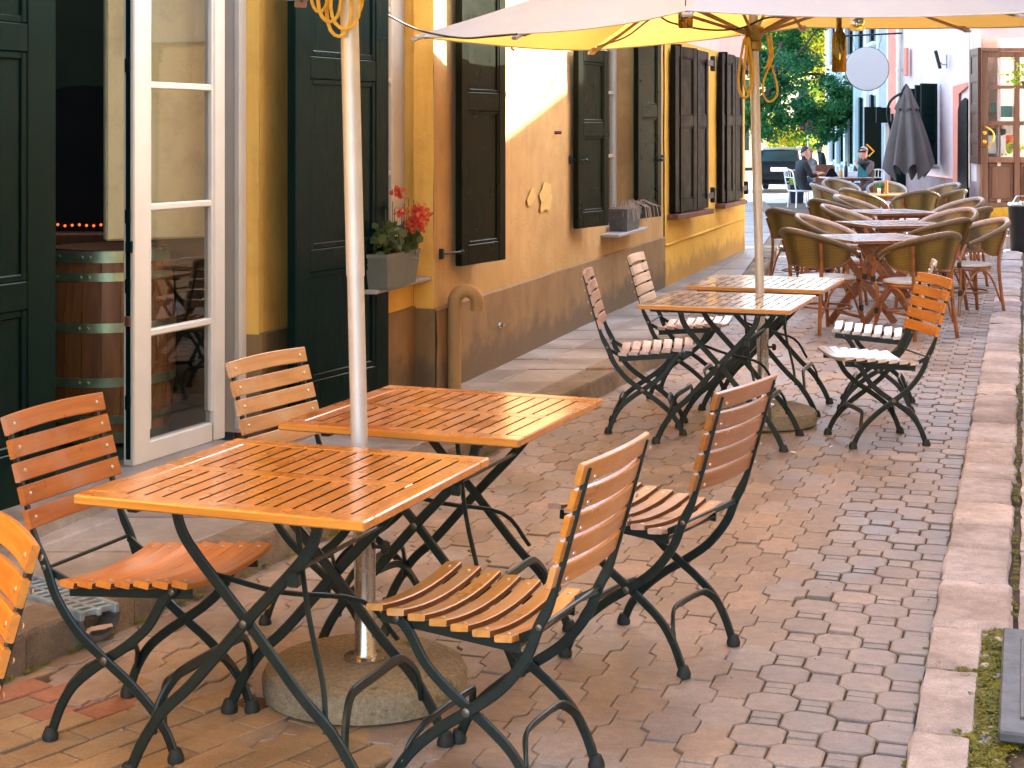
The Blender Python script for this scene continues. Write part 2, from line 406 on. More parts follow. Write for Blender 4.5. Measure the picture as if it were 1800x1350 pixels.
M['sandstone'] = stonemat('pink_sandstone', (.42, .37, .345), (.64, .58, .55), (.13, .11, .02), .85, 18, .9, .016, .66)
M['moss'] = leafmat('moss', (.12, .13, .006), (.32, .29, .02), (.25, .26, .02))
M['mossbed'] = stonemat('mossy_mortar', (.16, .13, .07), (.30, .25, .16), (.19, .19, .012), .95, 30, .8, .01, .44)
M['iron'] = simple('cast_iron', (.12, .125, .13), .55, .6, .25, 14, .4, 60)
M['galv'] = simple('galvanised_grate', (.26, .33, .37), .55, .25, .3, 16, .3, 60)
M['rust'] = simple('rusty_iron', (.14, .055, .03), .7, .3, .4, 20, .4, 80)
M['far_street'] = stonemat('far_paving', (.24, .25, .25), (.34, .35, .36), None, .5, 3, .3, .004, wet=True)
M['cane'] = simple('bamboo_cane', (.26, .095, .025), .35, 0, .35, 14, .15, 60, .002, coat=.4, objvar=.12)
M['canerim_out'] = simple('wicker_rim_dark', (.12, .08, .035), .5, 0, .25, 60, .5, 220, .003)  # outer faces of the rim: shade put into a darker colour
M['canerim'] = simple('wicker_rim', (.44, .36, .31), .55, 0, .25, 60, .5, 220, .003, objvar=.1)  # inner faces of the rim: sky light put into a paler colour
M['seatpad'] = simple('grey_wicker_seat', (.50, .48, .46), .3, 0, .12, 60, .4, 200, .002)
M['wood_table'] = woodmat('red_brown_table', (.16, .055, .018), (.26, .09, .028), (.34, .14, .05), 1, .3, .9, 1, None, .8, .14)
M['umb_grey'] = simple('grey_canvas', (.105, .095, .09), .85, 0, .12, 5, .3, 30)
M['blackmetal'] = simple('black_metal', (.012, .014, .016), .4, .3, .2, 10)
M['oakdoor'] = woodmat('brown_door_wood', (.14, .065, .04), (.20, .10, .065), (.26, .14, .09), 2, .4, .2, .8)
M['redbrown'] = paint('red_brown_gloss', (.065, .018, .010), .35, (.2, .1, .08))
M['brass'] = simple('brass', (.75, .46, .06), .3, .9, .15, 10, .15, 40)
M['carpaint'] = simple('dark_blue_car_paint', (.003, .005, .008), .4, 0, .1, 3, coat=0, spec=.12)
M['carwhite'] = simple('white_car_paint', (.75, .75, .74), .2, 0, .03, 3, coat=.7)
M['carglass'] = simple('dark_car_glass', (.006, .022, .022), .08, 0, .1, 3, spec=.4)
M['tyre'] = simple('tyre', (.015, .015, .016), .85)
M['chrome'] = simple('chrome', (.6, .6, .6), .15, 1)
M['tail'] = simple('tail_light', (.35, .02, .015), .2)
M['amber'] = simple('amber_light', (.6, .2, .02), .2)
M['plate'] = simple('white_plate', (.8, .8, .78), .4)
M['bark'] = simple('bark', (.06, .045, .03), .9, 0, .3, 20, .6, 40, .02)
M['leaf_dark'] = leafmat('tree_leaf_dark', (.015, .085, .018), (.05, .20, .04), (.06, .28, .03))
M['leaf_blue'] = leafmat('tree_leaf_blue', (.02, .11, .06), (.06, .25, .12), (.05, .28, .08))
M['leaf_yellow'] = leafmat('tree_leaf_yellow', (.30, .30, .015), (.62, .42, .02), (.7, .6, .03))
M['leaf_lime'] = leafmat('tree_leaf_lime', (.14, .26, .015), (.36, .40, .025), (.4, .55, .03))
M['skin'] = simple('skin', (.52, .27, .19), .5, 0, .08, 20)
M['blackcloth'] = simple('black_cloth', (.010, .012, .014), .85, 0, .3, 20)
M['greycloth'] = simple('grey_cloth', (.10, .09, .09), .85, 0, .4, 30)
M['scarf'] = simple('dark_scarf', (.03, .035, .035), .9, 0, .5, 30, .5, 40)
M['jeans'] = simple('denim', (.04, .07, .12), .85, 0, .2, 20)
M['hair_dark'] = simple('dark_hair', (.02, .013, .010), .6, 0, .3, 40)
M['hair_grey'] = simple('grey_hair', (.42, .36, .34), .6, 0, .2, 40)
M['hair_blond'] = simple('blond_hair', (.50, .30, .12), .6, 0, .2, 40)
M['whitemetal'] = simple('white_metal', (.75, .75, .74), .35, .1, .05, 5)
M['napkin'] = simple('white_paper', (.8, .8, .8), .8)
M['orangewood'] = simple('orange_wood', (.55, .19, .03), .45)
M['teal'] = simple('teal_paper', (.02, .16, .17), .5)
M['signwhite'] = simple('sign_white', (.50, .50, .49), .5, 0, .03, 3)
M['signblue'] = simple('sign_blue', (.03, .07, .22), .4)
M['navy'] = simple('navy_pot', (.008, .014, .03), .5)
M['signred'] = simple('sign_red', (.55, .03, .03), .4)
M['roof'] = simple('clay_roof', (.30, .10, .05), .8, 0, .3, 5)
M['fairy'] = emitmat('red_fairy_light', (1, .10, .02), .28)
M['redcloth'] = simple('red_cloth', (.4, .02, .03), .8)
M['door_reflect'] = simple('pale_pane', (.55, .56, .58), .08, 0, .25, 2, spec=.8)
M['orangeleaf'] = leafmat('fallen_leaf', (.5, .2, .03), (.6, .35, .04), (.5, .2, .03))
M['darkbrass'] = simple('dark_brass', (.28, .20, .05), .4, .7)

def weave(name, c1, c2):
    m, nt, b, out = newmat(name)
    v = coords(nt)
    w1 = nd(nt, 'ShaderNodeTexWave', wave_type='BANDS', bands_direction='Z', i_Scale=26.0, i_Distortion=1.2, i_Detail=2.0)
    at = nd(nt, 'ShaderNodeAttribute', attribute_name='rnd')
    w2 = nd(nt, 'ShaderNodeTexWave', wave_type='BANDS', bands_direction='X', i_Scale=9.0, i_Distortion=.6)
    cm = nd(nt, 'ShaderNodeCombineXYZ'); nt.links.new(at.outputs['Fac'], cm.inputs[0]); nt.links.new(cm.outputs[0], w2.inputs['Vector'])
    nt.links.new(v, w1.inputs['Vector'])
    mm = nd(nt, 'ShaderNodeMath', operation='MULTIPLY'); nt.links.new(w1.outputs['Fac'], mm.inputs[0]); nt.links.new(w2.outputs['Fac'], mm.inputs[1])
    col = ramp(nt, mm.outputs[0], [(.0, c1), (.55, c2)])
    col = mixc(nt, 1.0, col, ramp(nt, noi(nt, v, 7, 5), [(.3, (.75, .75, .7)), (.7, (1.12, 1.1, 1.05))]), 'MULTIPLY')
    nt.links.new(col, b.inputs['Base Color']); b.inputs['Roughness'].default_value = .6
    bump(nt, b, mm.outputs[0], .5, .004)
    t = nd(nt, 'ShaderNodeBsdfTranslucent'); t.inputs[0].default_value = (.45, .33, .08, 1)
    mx = nd(nt, 'ShaderNodeMixShader', i_0=.2)
    nt.links.new(b.outputs[0], mx.inputs[1]); nt.links.new(t.outputs[0], mx.inputs[2]); nt.links.new(mx.outputs[0], out.inputs[0])
    return m
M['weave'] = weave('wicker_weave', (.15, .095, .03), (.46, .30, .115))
M['weave_out'] = weave('wicker_weave_olive', (.08, .058, .012), (.30, .21, .05))  # outside of the shell: shade put into a darker olive
# ---------------------------------------------------------------- folding slatted chair (x = forward, origin on the ground)
def make_folding_chair():
    root = empty('folding_chair')
    # seat: seven slats, each sagging a little between its ends
    mb = MB(); xs = [-.152+.0575*i for i in range(7)]
    for i, x in enumerate(xs):
        mb.rand(); z0 = .424+(x+.172)/.395*.037+.004
        pts = []
        for k in range(9):
            y = -.215+.43*k/8; q = 1-(y/.215)**2
            pts.append((x, y, z0-.020*q))
        mb.bar(pts, (.09, 0, 1), .0465, .017, .16)
    mb.mi = 1
    for x in xs:
        for y in (-.185, .185):
            z0 = .424+(x+.172)/.395*.037+.004-.020*(1-(y/.215)**2)+.008
            mb.disc((x, y, z0), (0, 0, 1), .006, .003, 8)
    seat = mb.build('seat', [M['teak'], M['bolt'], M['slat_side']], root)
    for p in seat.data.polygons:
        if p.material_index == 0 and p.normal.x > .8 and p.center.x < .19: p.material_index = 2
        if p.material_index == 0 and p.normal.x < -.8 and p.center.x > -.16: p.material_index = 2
    # backrest: five slats bowed backwards
    mb = MB(); top = V((-.363, 0, .856)); bot = V((-.277, 0, .560)); d = (top-bot).normalized()
    nrm = V((d.z, 0, -d.x))
    for i in range(5):
        mb.rand(); c = bot+d*(.026+.0635*i)
        pts = []
        for k in range(9):
            y = -.218+.436*k/8; q = 1-(y/.218)**2
            pts.append(c+V((0, y, 0))-nrm*(.016*q-.010)+d*(.008*q if i == 4 else 0))
        mb.bar(pts, nrm, .052, .016, .16)
    mb.mi = 1
    for i in range(5):
        c = bot+d*(.026+.0635*i)
        for y in (-.185, .185):
            off = .016*(1-(y/.218)**2)
            mb.disc(c+V((0, y, 0))-nrm*(off-.017), nrm, .0065, .004, 8)
            mb.disc(c+V((0, y, 0))-nrm*(off+.012), -nrm, .006, .004, 8)
    mb.build('backrest', [M['teak'], M['bolt']], root)
    up = smoothpath([(-.358, 0, .845), (-.277, 0, .560), (-.232, 0, .46), (-.200, 0, .384), (-.135, 0, .302), (-.047, 0, .236), (.025, 0, .187), (.095, 0, .127), (.140, 0, .070), (.166, 0, .012)], 4)
    lg = smoothpath([(.158, 0, .440), (.118, 0, .402), (.076, 0, .335), (.020, 0, .283), (-.047, 0, .236), (-.105, 0, .196), (-.160, 0, .148), (-.200, 0, .085), (-.228, 0, .012)], 4)
    for s in (-1, 1):
        mb = MB(); w = [.017 if p.z > .56 else (.022 if p.z > .5 else .027) for p in up]
        mb.bar([p+V((0, s*.192, 0)) for p in up], (0, 1, 0), w, .011, .3)
        mb.mi = 1; mb.disc(V((-.047, s*.198, .236)), (0, s, 0), .011, .006, 10); mb.disc(V((-.236, s*.198, .462)), (0, s, 0), .008, .004, 8)
        o = mb.build('front_leg', [M['steel_green'], M['bolt_dark']], root)
        f = MB(); f.lathe([(.013, .034), (.019, .020), (.022, .010), (.021, 0)], (.168, s*.192, 0), 12); f.build('rubber_foot', M['rubber'], o)
        mb = MB(); mb.bar([p+V((0, s*.178, 0)) for p in lg], (0, 1, 0), .027, .011, .3)
        mb.mi = 1; mb.disc(V((.150, s*.184, .432)), (0, s, 0), .009, .005, 8)
        o = mb.build('rear_leg', [M['steel_green'], M['bolt_dark']], root)
        f = MB(); f.lathe([(.013, .034), (.019, .020), (.022, .010), (.021, 0)], (-.230, s*.178, 0), 12); f.build('rubber_foot', M['rubber'], o)
        mb = MB(); mb.bar([(-.175, s*.166, .398), (.20, s*.166, .428)], (0, 1, 0), .028, .008, .2)
        mb.bar([(-.17, s*.170, .42), (-.232, s*.184, .452)], (0, 1, 0), .02, .008, .2)
        mb.build('seat_rail', M['steel_green'], root)
    for (x0, y0, zz, sx) in ((.128, .192, .088, 1), (-.196, .178, .092, -1)):
        # arched stretcher: stands on both legs of a pair
        a = [(x0, -y0+.004, zz), (x0-.012*sx, -y0+.022, zz+.045), (x0-.030*sx, -y0+.06, zz+.078), (x0-.036*sx, -y0+.10, zz+.086), (x0-.036*sx, 0, zz+.088)]
        pts = smoothpath(a+[(p[0], -p[1], p[2]) for p in a[-2::-1]], 4)
        mb = MB(); mb.bar(pts, (1, 0, .5), .024, .011, .3); mb.build('stretcher', M['steel_green'], root)
    mb = MB(); mb.tube([(-.233, -.19, .458), (-.233, .19, .458)], .0055, 8); mb.tube([(-.17, -.165, .40), (-.17, .165, .40)], .005, 8)
    mb.build('cross_rod', M['steel_green'], root)
    return root

FOLD = [(-.95, 4.414, -21.1), (-.069, 4.068, 155.3), (.408, 5.094, 148.1), (-.523, 5.381, -27.1), (.765, 8.847, -7.2),
        (1.102, 9.953, -15.9), (1.876, 8.503, 188.2), (2.114, 9.576, 165.6), (-1.29, 2.985, 213)]
FOLDLAB = ['folding chair with orange slats facing the nearest table from beside the white glazed door',
    'folding chair at the very front, seen from behind, beside the near round concrete base',
    'folding chair with dark slatted back, second from the front on the street side',
    'folding chair with pale tan back slats before the tall green door leaf',
    'folding chair seen edge-on by the wall, nearer one at the middle tables',
    'folding chair with pale slatted back by the brown plinth, farther at the middle tables',
    'folding chair with bright orange back and pale seat, street side of middle tables',
    'folding chair half hidden behind the bright orange chair back, its pale seat showing',
    'folding chair cut off by the left picture edge, only its orange back slats in view']
FOLDWOOD = [('teak_vivid', 'teak_red'), ('teak', 'teak'), ('teak_pink', 'teak_brown'), ('teak_tan', 'teak_tan'), ('teak_pink', 'teak_pink'), ('teak_pink', 'teak_pale'), ('teak_pale', 'teak_vivid'), ('teak_pale', 'teak_pale'), ('teak', 'teak_vivid')]
chair0 = make_folding_chair()
for i, (x, y, a) in enumerate(FOLD):
    c = chair0 if i == 0 else copy_tree(chair0)
    c.location = (x, y, 0); c.rotation_euler = (0, 0, R(a))
    tag(c, FOLDLAB[i], 'chair', 'folding chairs around the slatted tables')
    ms_, mb_ = FOLDWOOD[i]                       # chairs weathered differently; the palest slats also have sky sheen in their colour
    for ch in c.children:
        nm = ch.name.split('.')[0]
        if nm in ('seat', 'backrest'):
            ch.material_slots[0].link = 'OBJECT'; ch.material_slots[0].material = M[ms_ if nm == 'seat' else mb_]

# ---------------------------------------------------------------- folding slatted table
def make_folding_table():
    root = empty('folding_table'); h = .3915; zt = .733; t = .024; b = .062
    mb = MB(); zc = zt-t/2
    for s in (-1, 1):
        mb.rand(); mb.box((0, s*(h-b/2), zc), (2*h, b, t), None, .004)
    mb.rv = .3
    for s in (-1, 1):
        mb.rand(); mb.box((s*(h-b/2), 0, zc-.0006), (b-.001, 2*(h-b)-.001, t), None, .004)
    mb.rand(); mb.box((0, 0, zc-.0009), (2*(h-b)-.001, .052, t), None, .003)
    n = 13; w = 2*(h-b)/n
    for s in (-1, 1):
        mb.rv = .5; L = h-b-.026
        for i in range(n):
            mb.rand(); x = -(h-b)+w*(i+.5)
            mb.box((x, s*(.026+L/2), zc-.0012), (w-.0075, L-.001, t))
    tt = mb.build('tabletop', [M['teak_top'], M['slot_dark'], M['teak_edge']], root)
    for p in tt.data.polygons:                   # slot sides coloured dark so the gaps read dark, varnished outer edge
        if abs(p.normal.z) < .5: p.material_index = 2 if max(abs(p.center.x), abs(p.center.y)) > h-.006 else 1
    mb = MB()
    for s in (-1, 1):
        mb.bar([(-.35, s*.27, .698), (.35, s*.27, .698)], (0, 1, 0), .022, .03, .2)
        mb.bar([(s*.25, -.35, .7005), (s*.25, .35, .7005)], (1, 0, 0), .016, .03, .2)
    mb.build('top_frame', M['steel_green'], root)
    A = smoothpath([(.205, 0, .692), (.184, 0, .625), (.132, 0, .558), (0, 0, .420), (-.148, 0, .255), (-.230, 0, .178), (-.290, 0, .092), (-.328, 0, .012)], 4)
    for sx in (1, -1):
        for s in (-1, 1):
            y = s*(.245 if sx > 0 else .231)
            mb = MB(); mb.bar([V((p.x*sx, y, p.z)) for p in A], (0, 1, 0), .029, .012, .3)
            mb.mi = 1
            if sx > 0: mb.disc((0, y+s*.006, .420), (0, s, 0), .010, .006, 10)
            mb.disc((.200*sx, y+s*.006, .682), (0, s, 0), .009, .005, 8)
            o = mb.build('leg', [M['steel_green'], M['bolt_dark']], root)
            f = MB(); f.lathe([(.014, .036), (.020, .022), (.024, .010), (.023, 0)], (-.330*sx, y, 0), 12); f.build('rubber_foot', M['rubber'], o)
        yy = .245 if sx > 0 else .231; x0 = -.262*sx; zz = .135
        a = [(x0, -yy+.004, zz-.02), (x0+.006*sx, -yy+.02, zz+.05), (x0+.02*sx, -yy+.07, zz+.10), (x0+.024*sx, -yy+.12, zz+.112), (x0+.024*sx, 0, zz+.112)]
        pts = smoothpath(a+[(p[0], -p[1], p[2]) for p in a[-2::-1]], 4)
        mb = MB(); mb.bar(pts, (1, 0, .4), .024, .012, .3); mb.build('stretcher', M['steel_green'], root)
    mb = MB(); mb.bar(smoothpath([(.13, -.225, .69), (.15, -.2, .45), (.19, -.2, .28), (.21, -.224, .17)], 4), (0, 1, 0), .014, .007, .3); mb.build('stay', M['steel_green'], root)
    mb = MB(); mb.bar(smoothpath([(-.10, -.21, .52), (.02, -.1, .46), (.14, .12, .39), (.20, .21, .27)], 4), (0, 1, 0), .014, .007, .3); mb.build('stay', M['steel_green'], root)
    mb = MB(); mb.box((.145, -.262, .545), (.03, .022, .035), None, .004); mb.tube([(.14, -.24, .56), (.14, .24, .56)], .006, 8); mb.build('lock_rod', M['steel_green'], root)
    return root
TABS = [(-.565, 4.190, -20.6), (-.206, 5.170, -21.3), (1.138, 8.532, -20), (1.494, 9.545, -20)]
TABLAB = ['square folding table with orange slatted top, nearest of all, before the near parasol pole',
    'square folding table with reddish slatted top just behind the near umbrella pole',
    'square folding table with pale shiny slatted top in front of the far umbrella pole',
    'square folding table with pale shiny slatted top just behind the far umbrella pole']
table0 = make_folding_table()
for i, (x, y, a) in enumerate(TABS):
    c = table0 if i == 0 else copy_tree(table0)
    c.location = (x, y, 0); c.rotation_euler = (0, 0, R(a)); tag(c, TABLAB[i], 'table', 'folding tables with slatted tops')
    for ch in c.children:
        if ch.name.startswith('tabletop'): ch.material_slots[0].link = 'OBJECT'; ch.material_slots[0].material = M[('teak_top', 'top_red', 'top_pale', 'top_pale')[i]]

# ---------------------------------------------------------------- market umbrellas
BASE2 = V((1.392, 9.02, 0)); BASE1 = V((-.424, 4.70, 0))
def L2(u, v, d): return PX(u, v, d)-BASE2
TIPS = [L2(728, 63, 9.0), L2(907, 58, 8.35), L2(1208, 17, 7.45), L2(1800, 21, 7.75), L2(1985, 33, 9.0), L2(1700, 48, 10.5), L2(1412, 47, 11.0), L2(1040, 87, 10.9)]
def make_umbrella():
    root = empty('parasol'); lean = V((-.0245, 0, 1))
    mb = MB(); mb.lathe([(.27, 0), (.292, .008), (.296, .055), (.285, .078), (.262, .088), (.07, .096), (.002, .097)], (0, 0, 0), 48)
    mb.build('base', M['concrete'], root)
    mb = MB(); mb.lathe([(.062, .097), (.062, .104), (.034, .106), (.0305, .112), (.0305, .50), (.032, .503), (.032, .522), (.026, .524)], (0, 0, 0), 24)
    s = mb.build('sleeve', M['steel'], root); 
    mb = MB()
    for z in (.18, .42):
        mb.tube([(.028, 0, z), (.052, 0, z)], .006, 8); mb.lathe([(.006, 0), (.018, .002), (.020, .01), (.016, .02), (.004, .022)], (.05, 0, z), 10, (V((0, 1, 0)), V((0, 0, 1)), V((1, 0, 0))))
    mb.build('clamp_knob', M['rubber'], s)
    apex = lean*2.92
    mb = MB(); mb.tube([lean*.30, lean*1.20], .0245, 20); mb.tube([lean*1.20, lean*2.86], .0265, 20); mb.build('pole', M['alu'], root)
    hub = lean*2.16
    mb = MB(); ax = (V((1, 0, 0)), V((0, 1, 0)), lean)
    mb.lathe([(.030, -.10), (.044, -.09), (.046, -.05), (.038, -.04), (.050, -.02), (.058, .03), (.030, .045)], hub, 16, ax)
    mb.build('hub', M['darkbrass'], root)
    mb = MB(); mb.lathe([(.03, -.08), (.06, -.06), (.07, .0), (.02, .03)], lean*2.83, 16, ax); mb.build('top_hub', M['darkbrass'], root)
    n = len(TIPS)
    def canopy_pt(i, t, r, dz=0.0):
        a, b = TIPS[i], TIPS[(i+1) % n]; e = a.lerp(b, t)
        q = 4*t*(1-t); L = (b-a).length
        c = V((apex.x, apex.y, e.z)); e = e.lerp(c, .055*q); e.z += -.012*q*L
        p = apex.lerp(e, r)
        p.z += -.10*math.sin(math.pi*r)*(.75+.25*q) - .018*q*math.sin(math.pi*r) + dz
        return p
    mb = MB()
    for i in range(n): mb.grid(lambda a, r, i=i: canopy_pt(i, a, 1-.996*r), 10, 12)
    can = mb.build('canopy', M['canopy'], root, 60, False)
    mb = MB()
    for i in range(n): mb.tube([canopy_pt(i, k/10, 1)+V((0, 0, -.003)) for k in range(11)], .005, 6)
    mb.build('hem', M['hem'], can)
    for i in range(n):
        mb = MB(); pts = [apex.lerp(TIPS[i], r)+V((0, 0, -.10*math.sin(math.pi*r)-.024)) for r in (.02, .2, .4, .6, .8, .97)]
        d = (TIPS[i]-apex); side = V((-d.y, d.x, 0))
        mb.bar(pts, side, .018, .014, .15); rb = mb.build('rib', M['rib'], root)
        mb = MB(); r = .47; q = apex.lerp(TIPS[i], r)+V((0, 0, -.10*math.sin(math.pi*r)-.035))
        mb.bar([hub+V((d.x, d.y, 0)).normalized()*.045, q], side, .018, .013, .15); mb.build('strut', M['rib'], rb)
        mb = MB(); tdir = d.normalized(); mb.box(TIPS[i]-tdir*.03+V((0, 0, -.022)), (.09, .05, .018), (tdir, side.normalized(), tdir.cross(side.normalized())), .004); mb.build('pocket', M['canopy'], can)
    return root
um2 = make_umbrella(); um2.location = BASE2
tag(um2, 'cream square parasol with yellow underside, open over the middle folding tables', 'umbrella', 'parasols on round concrete bases')
um1 = copy_tree(um2); um1.location = BASE1; um1.rotation_euler = (0, 0, R(-12))
tag(um1, 'nearest parasol, a silver pole rising from a mossy concrete base between the front tables', 'umbrella', 'parasols on round concrete bases')
LEAN = V((-.0245, 0, 1))
def coil(name, base, zs, loops, label, r=.006):
    mb = MB()
    for (cx, cy, w, hgt, yaw) in loops:
        p0 = base+LEAN*zs; pts = []
        for k in range(25):
            a = 2*math.pi*k/24
            x = cx+w*math.sin(a)*(.6-.4*math.cos(a)); z = -hgt*(1-math.cos(a))/2
            pts.append(p0+V((x*math.cos(yaw), cy+x*math.sin(yaw), z)))
        mb.tube(pts[:-1], r, 6, True)
    o = mb.build(name, M['rope']); tag(o, label, 'rope', 'coiled yellow ropes on the parasol poles'); return o
coil('rope_coil', BASE1, 2.16, [(-.075, -.03, .035, .20, .1), (-.05, -.035, .05, .23, .5), (-.02, -.04, .055, .27, -.3), (.0, -.045, .06, .25, .2), (.028, .02, .05, .20, .9)],
     'yellow rope coiled in loops at the top of the near parasol pole', .0055)
coil('rope_coil', BASE2, 2.13, [(-.055, -.03, .05, .33, .1), (-.04, -.035, .04, .30, .4)],
     'yellow rope loop hanging left of the far parasol pole', .008)
mb = MB(); p0 = BASE2+LEAN*2.15
mb.tube([p0+V((.07, -.03, 0)), p0+V((.085, -.04, -.10)), p0+V((.072, -.04, -.17)), p0+V((.05, -.04, -.19))], .008, 6)
mb.tube([p0+V((.09, -.03, 0)), p0+V((.10, -.04, -.12)), p0+V((.082, -.04, -.18))], .008, 6)
mb.tube(smoothpath([p0+V((.09, -.04, -.16)), p0+V((.055, -.04, -.24)), p0+V((.045, -.04, -.32)), p0+V((.075, -.04, -.37)), p0+V((.115, -.04, -.35)), p0+V((.125, -.04, -.29)), p0+V((.095, -.04, -.17))], 4), .006, 6)
tag(mb.build('rope_coil', M['rope']), 'yellow rope knotted into a long noose right of the far parasol pole', 'rope', 'coiled yellow ropes on the parasol poles')
def cableobj(pts, label, r=.006):
    mb = MB(); mb.tube(smoothpath(pts, 6), r, 6); tag(mb.build('cable', M['cable']), label, 'cable')
cableobj([PX(674, 22, 8.75), PX(715, 44, 8.85), PX(755, 58, 8.9), PX(815, 67, 8.75), PX(870, 63, 8.5), PX(908, 60, 8.3)], 'thin black cable running from the wall to the left tip of the parasol')
cableobj([PX(1050, 82, 10.7), PX(1100, 65, 10.2), PX(1150, 30, 9.6), PX(1180, 40, 9.4), PX(1240, 52, 9.2), PX(1300, 50, 8.95), PX(1345, 32, 8.9), PX(1380, 30, 9.3), PX(1420, 28, 9.8)], 'black light cable sagging under the parasol canopy around its pole')
# bottle and jars hung as lamps
def bottle(p, sc, label):
    mb = MB(); mb.lathe([(.008, 0), (.008, -.002), (.0145, -.004), (.0145, -.075), (.020, -.095), (.034, -.115), (.0385, -.14), (.0385, -.305), (.034, -.312), (.004, -.308)], p, 20)
    o = mb.build('hanging_bottle', M['bottle']); tag(o, label, 'bottle'); return o
bottle(PX(1475, 28, 8.6)+V((0, 0, .015)), 1, 'brown wine bottle hung neck up from the parasol as a lamp')
def jar(p, label, mt, r=.04, h=.075):
    e = empty('hanging_jar', p)
    mb = MB(); mb.lathe([(r*.8, 0), (r*.85, -.012), (r, -.022), (r, -h), (r*.9, -h-.008), (.002, -h-.006)], (0, 0, 0), 18); mb.build('jar_glass', mt, e)
    mb = MB(); mb.lathe([(r*.88, .006), (r*.88, -.010), (.002, .008)], (0, 0, 0), 18); mb.build('lid', M['chrome'], e)
    mb = MB(); mb.tube([(0, 0, .0), (0, 0, .10)], .003, 6); mb.build('wire', M['cable'], e)
    tag(e, label, 'jar')
    return e
j = jar(PX(1507, 30, 8.6)+V((0, 0, .01)), 'clear glass jar with green leaves inside, hung beside the brown bottle', M['jar'])
mb = MB()
for k in range(26):
    mb.rand(); c = V((rnd.uniform(-.02, .02), rnd.uniform(-.02, .02), -.04+rnd.uniform(-.022, .022))); a = V((rnd.uniform(-1, 1), rnd.uniform(-1, 1), rnd.uniform(-1, 1))).normalized(); b_ = a.orthogonal().normalized()
    mb.add([c-a*.009, c+b_*.006, c+a*.009, c-b_*.006], [(0, 1, 2, 3)])
mb.build('leaf_sprig', M['leaf_lime'], j)
jar(PX(1205, 18, 7.6)+V((0, 0, .0)), 'dark glass jar lantern hung at the front tip of the parasol', M['bottle'], .035, .075)

# ---------------------------------------------------------------- wicker tub chair
def make_wicker_chair():
    root = empty('wicker_chair'); PH = 122
    def rim(a):          # a in -1..1, top edge of the shell
        ph = R(PH)*a; k = abs(a)
        rad = .285+.035*(1-k)
        z = .825-.205*k**1.5
        return V((-math.cos(ph)*rad-.045*(1-k), math.sin(ph)*rad, z))
    def low(a):          # the woven panel is a lens that closes on the rim before the arms
        r0 = rim(a); e = math.sqrt(max(0, 1-(a/.84)**2)); d_ = V((r0.x, r0.y, 0)).normalized()
        return r0-d_*(.075*e)-UP*(.275*e+.004)
    nu, nv = 44, 8
    mb = MB()
    for j in range(nv):
        for i in range(nu):
            a0, a1 = .82*(-1+2*i/nu), .82*(-1+2*(i+1)/nu)
            mb.rv = (i+.5)/nu*6
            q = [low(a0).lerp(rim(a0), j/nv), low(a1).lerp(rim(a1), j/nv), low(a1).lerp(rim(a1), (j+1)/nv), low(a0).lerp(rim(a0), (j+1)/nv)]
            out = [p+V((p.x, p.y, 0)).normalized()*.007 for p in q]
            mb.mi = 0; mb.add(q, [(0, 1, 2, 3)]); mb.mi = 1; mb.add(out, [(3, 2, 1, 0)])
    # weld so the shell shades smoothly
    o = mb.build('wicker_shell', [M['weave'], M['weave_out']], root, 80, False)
    bm = bmesh.new(); bm.from_mesh(o.data); bmesh.ops.remove_doubles(bm, verts=bm.verts, dist=1e-5); bm.to_mesh(o.data); bm.free()
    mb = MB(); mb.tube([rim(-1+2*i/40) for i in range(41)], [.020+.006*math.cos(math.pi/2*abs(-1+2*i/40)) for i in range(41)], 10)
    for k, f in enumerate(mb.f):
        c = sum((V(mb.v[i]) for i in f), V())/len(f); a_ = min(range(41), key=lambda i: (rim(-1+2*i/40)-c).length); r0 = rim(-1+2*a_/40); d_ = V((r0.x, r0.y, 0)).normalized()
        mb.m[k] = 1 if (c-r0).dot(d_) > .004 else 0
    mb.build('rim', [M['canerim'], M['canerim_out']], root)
    mb = MB(); mb.tube([low(.82*math.sin(math.pi/2*(-1+2*i/30))) for i in range(31)], .010, 6); mb.build('lower_rim', M['cane'], root)
    mb = MB(); mb.lathe([(.005, .452), (.19, .452), (.222, .445), (.226, .430), (.21, .418), (.005, .416)], (.03, 0, 0), 28, (V((1.02, 0, 0)), V((0, 1.04, 0)), V((0, 0, 1)))); mb.build('seat', M['seatpad'], root)
    mb = MB(); mb.tube([(.03+.222*math.cos(2*math.pi*k/24), .228*math.sin(2*math.pi*k/24), .408) for k in range(24)], .013, 8, True)
    mb.tube([(.03+.20*math.cos(2*math.pi*k/24), .205*math.sin(2*math.pi*k/24), .20) for k in range(24)], .009, 6, True); mb.build('seat_ring', M['cane'], root)
    for s in (-1, 1):
        a = rim(s*.985)
        mb = MB(); mb.tube(smoothpath([a+V((.015, 0, .005)), a+V((.05, s*-.005, -.06)), V((.225, s*.235, .45)), V((.20, s*.215, .36)), V((.205, s*.215, .2)), V((.222, s*.225, 0))], 5), .0155, 8); mb.build('front_leg', M['cane'], root)
        b_ = rim(s*.42)
        mb = MB(); mb.tube(smoothpath([b_.lerp(low(s*.42), .15)+V((-.014, s*.012, 0)), low(s*.42)+V((-.012, s*.012, 0)), V((-.195, s*.20, .3)), V((-.225, s*.225, 0))], 5), .0155, 8); mb.build('rear_leg', M['cane'], root)
        mb = MB(); mb.tube(smoothpath([(.205, s*.215, .12), (.10, s*.222, .33), (.0, s*.228, .395), (-.10, s*.215, .33), (-.20, s*.205, .12)], 4), .009, 6)
        mb.build('brace', M['cane'], root)
        for q in ((.205, s*.215, .2), (.225, s*.235, .45), tuple(a+V((.01, 0, 0)))):
            mb = MB(); mb.tube([V(q)-V((0, 0, .022)), V(q)+V((0, 0, .022))], .0195, 8); mb.build('binding', M['rubber'], root)
    return root
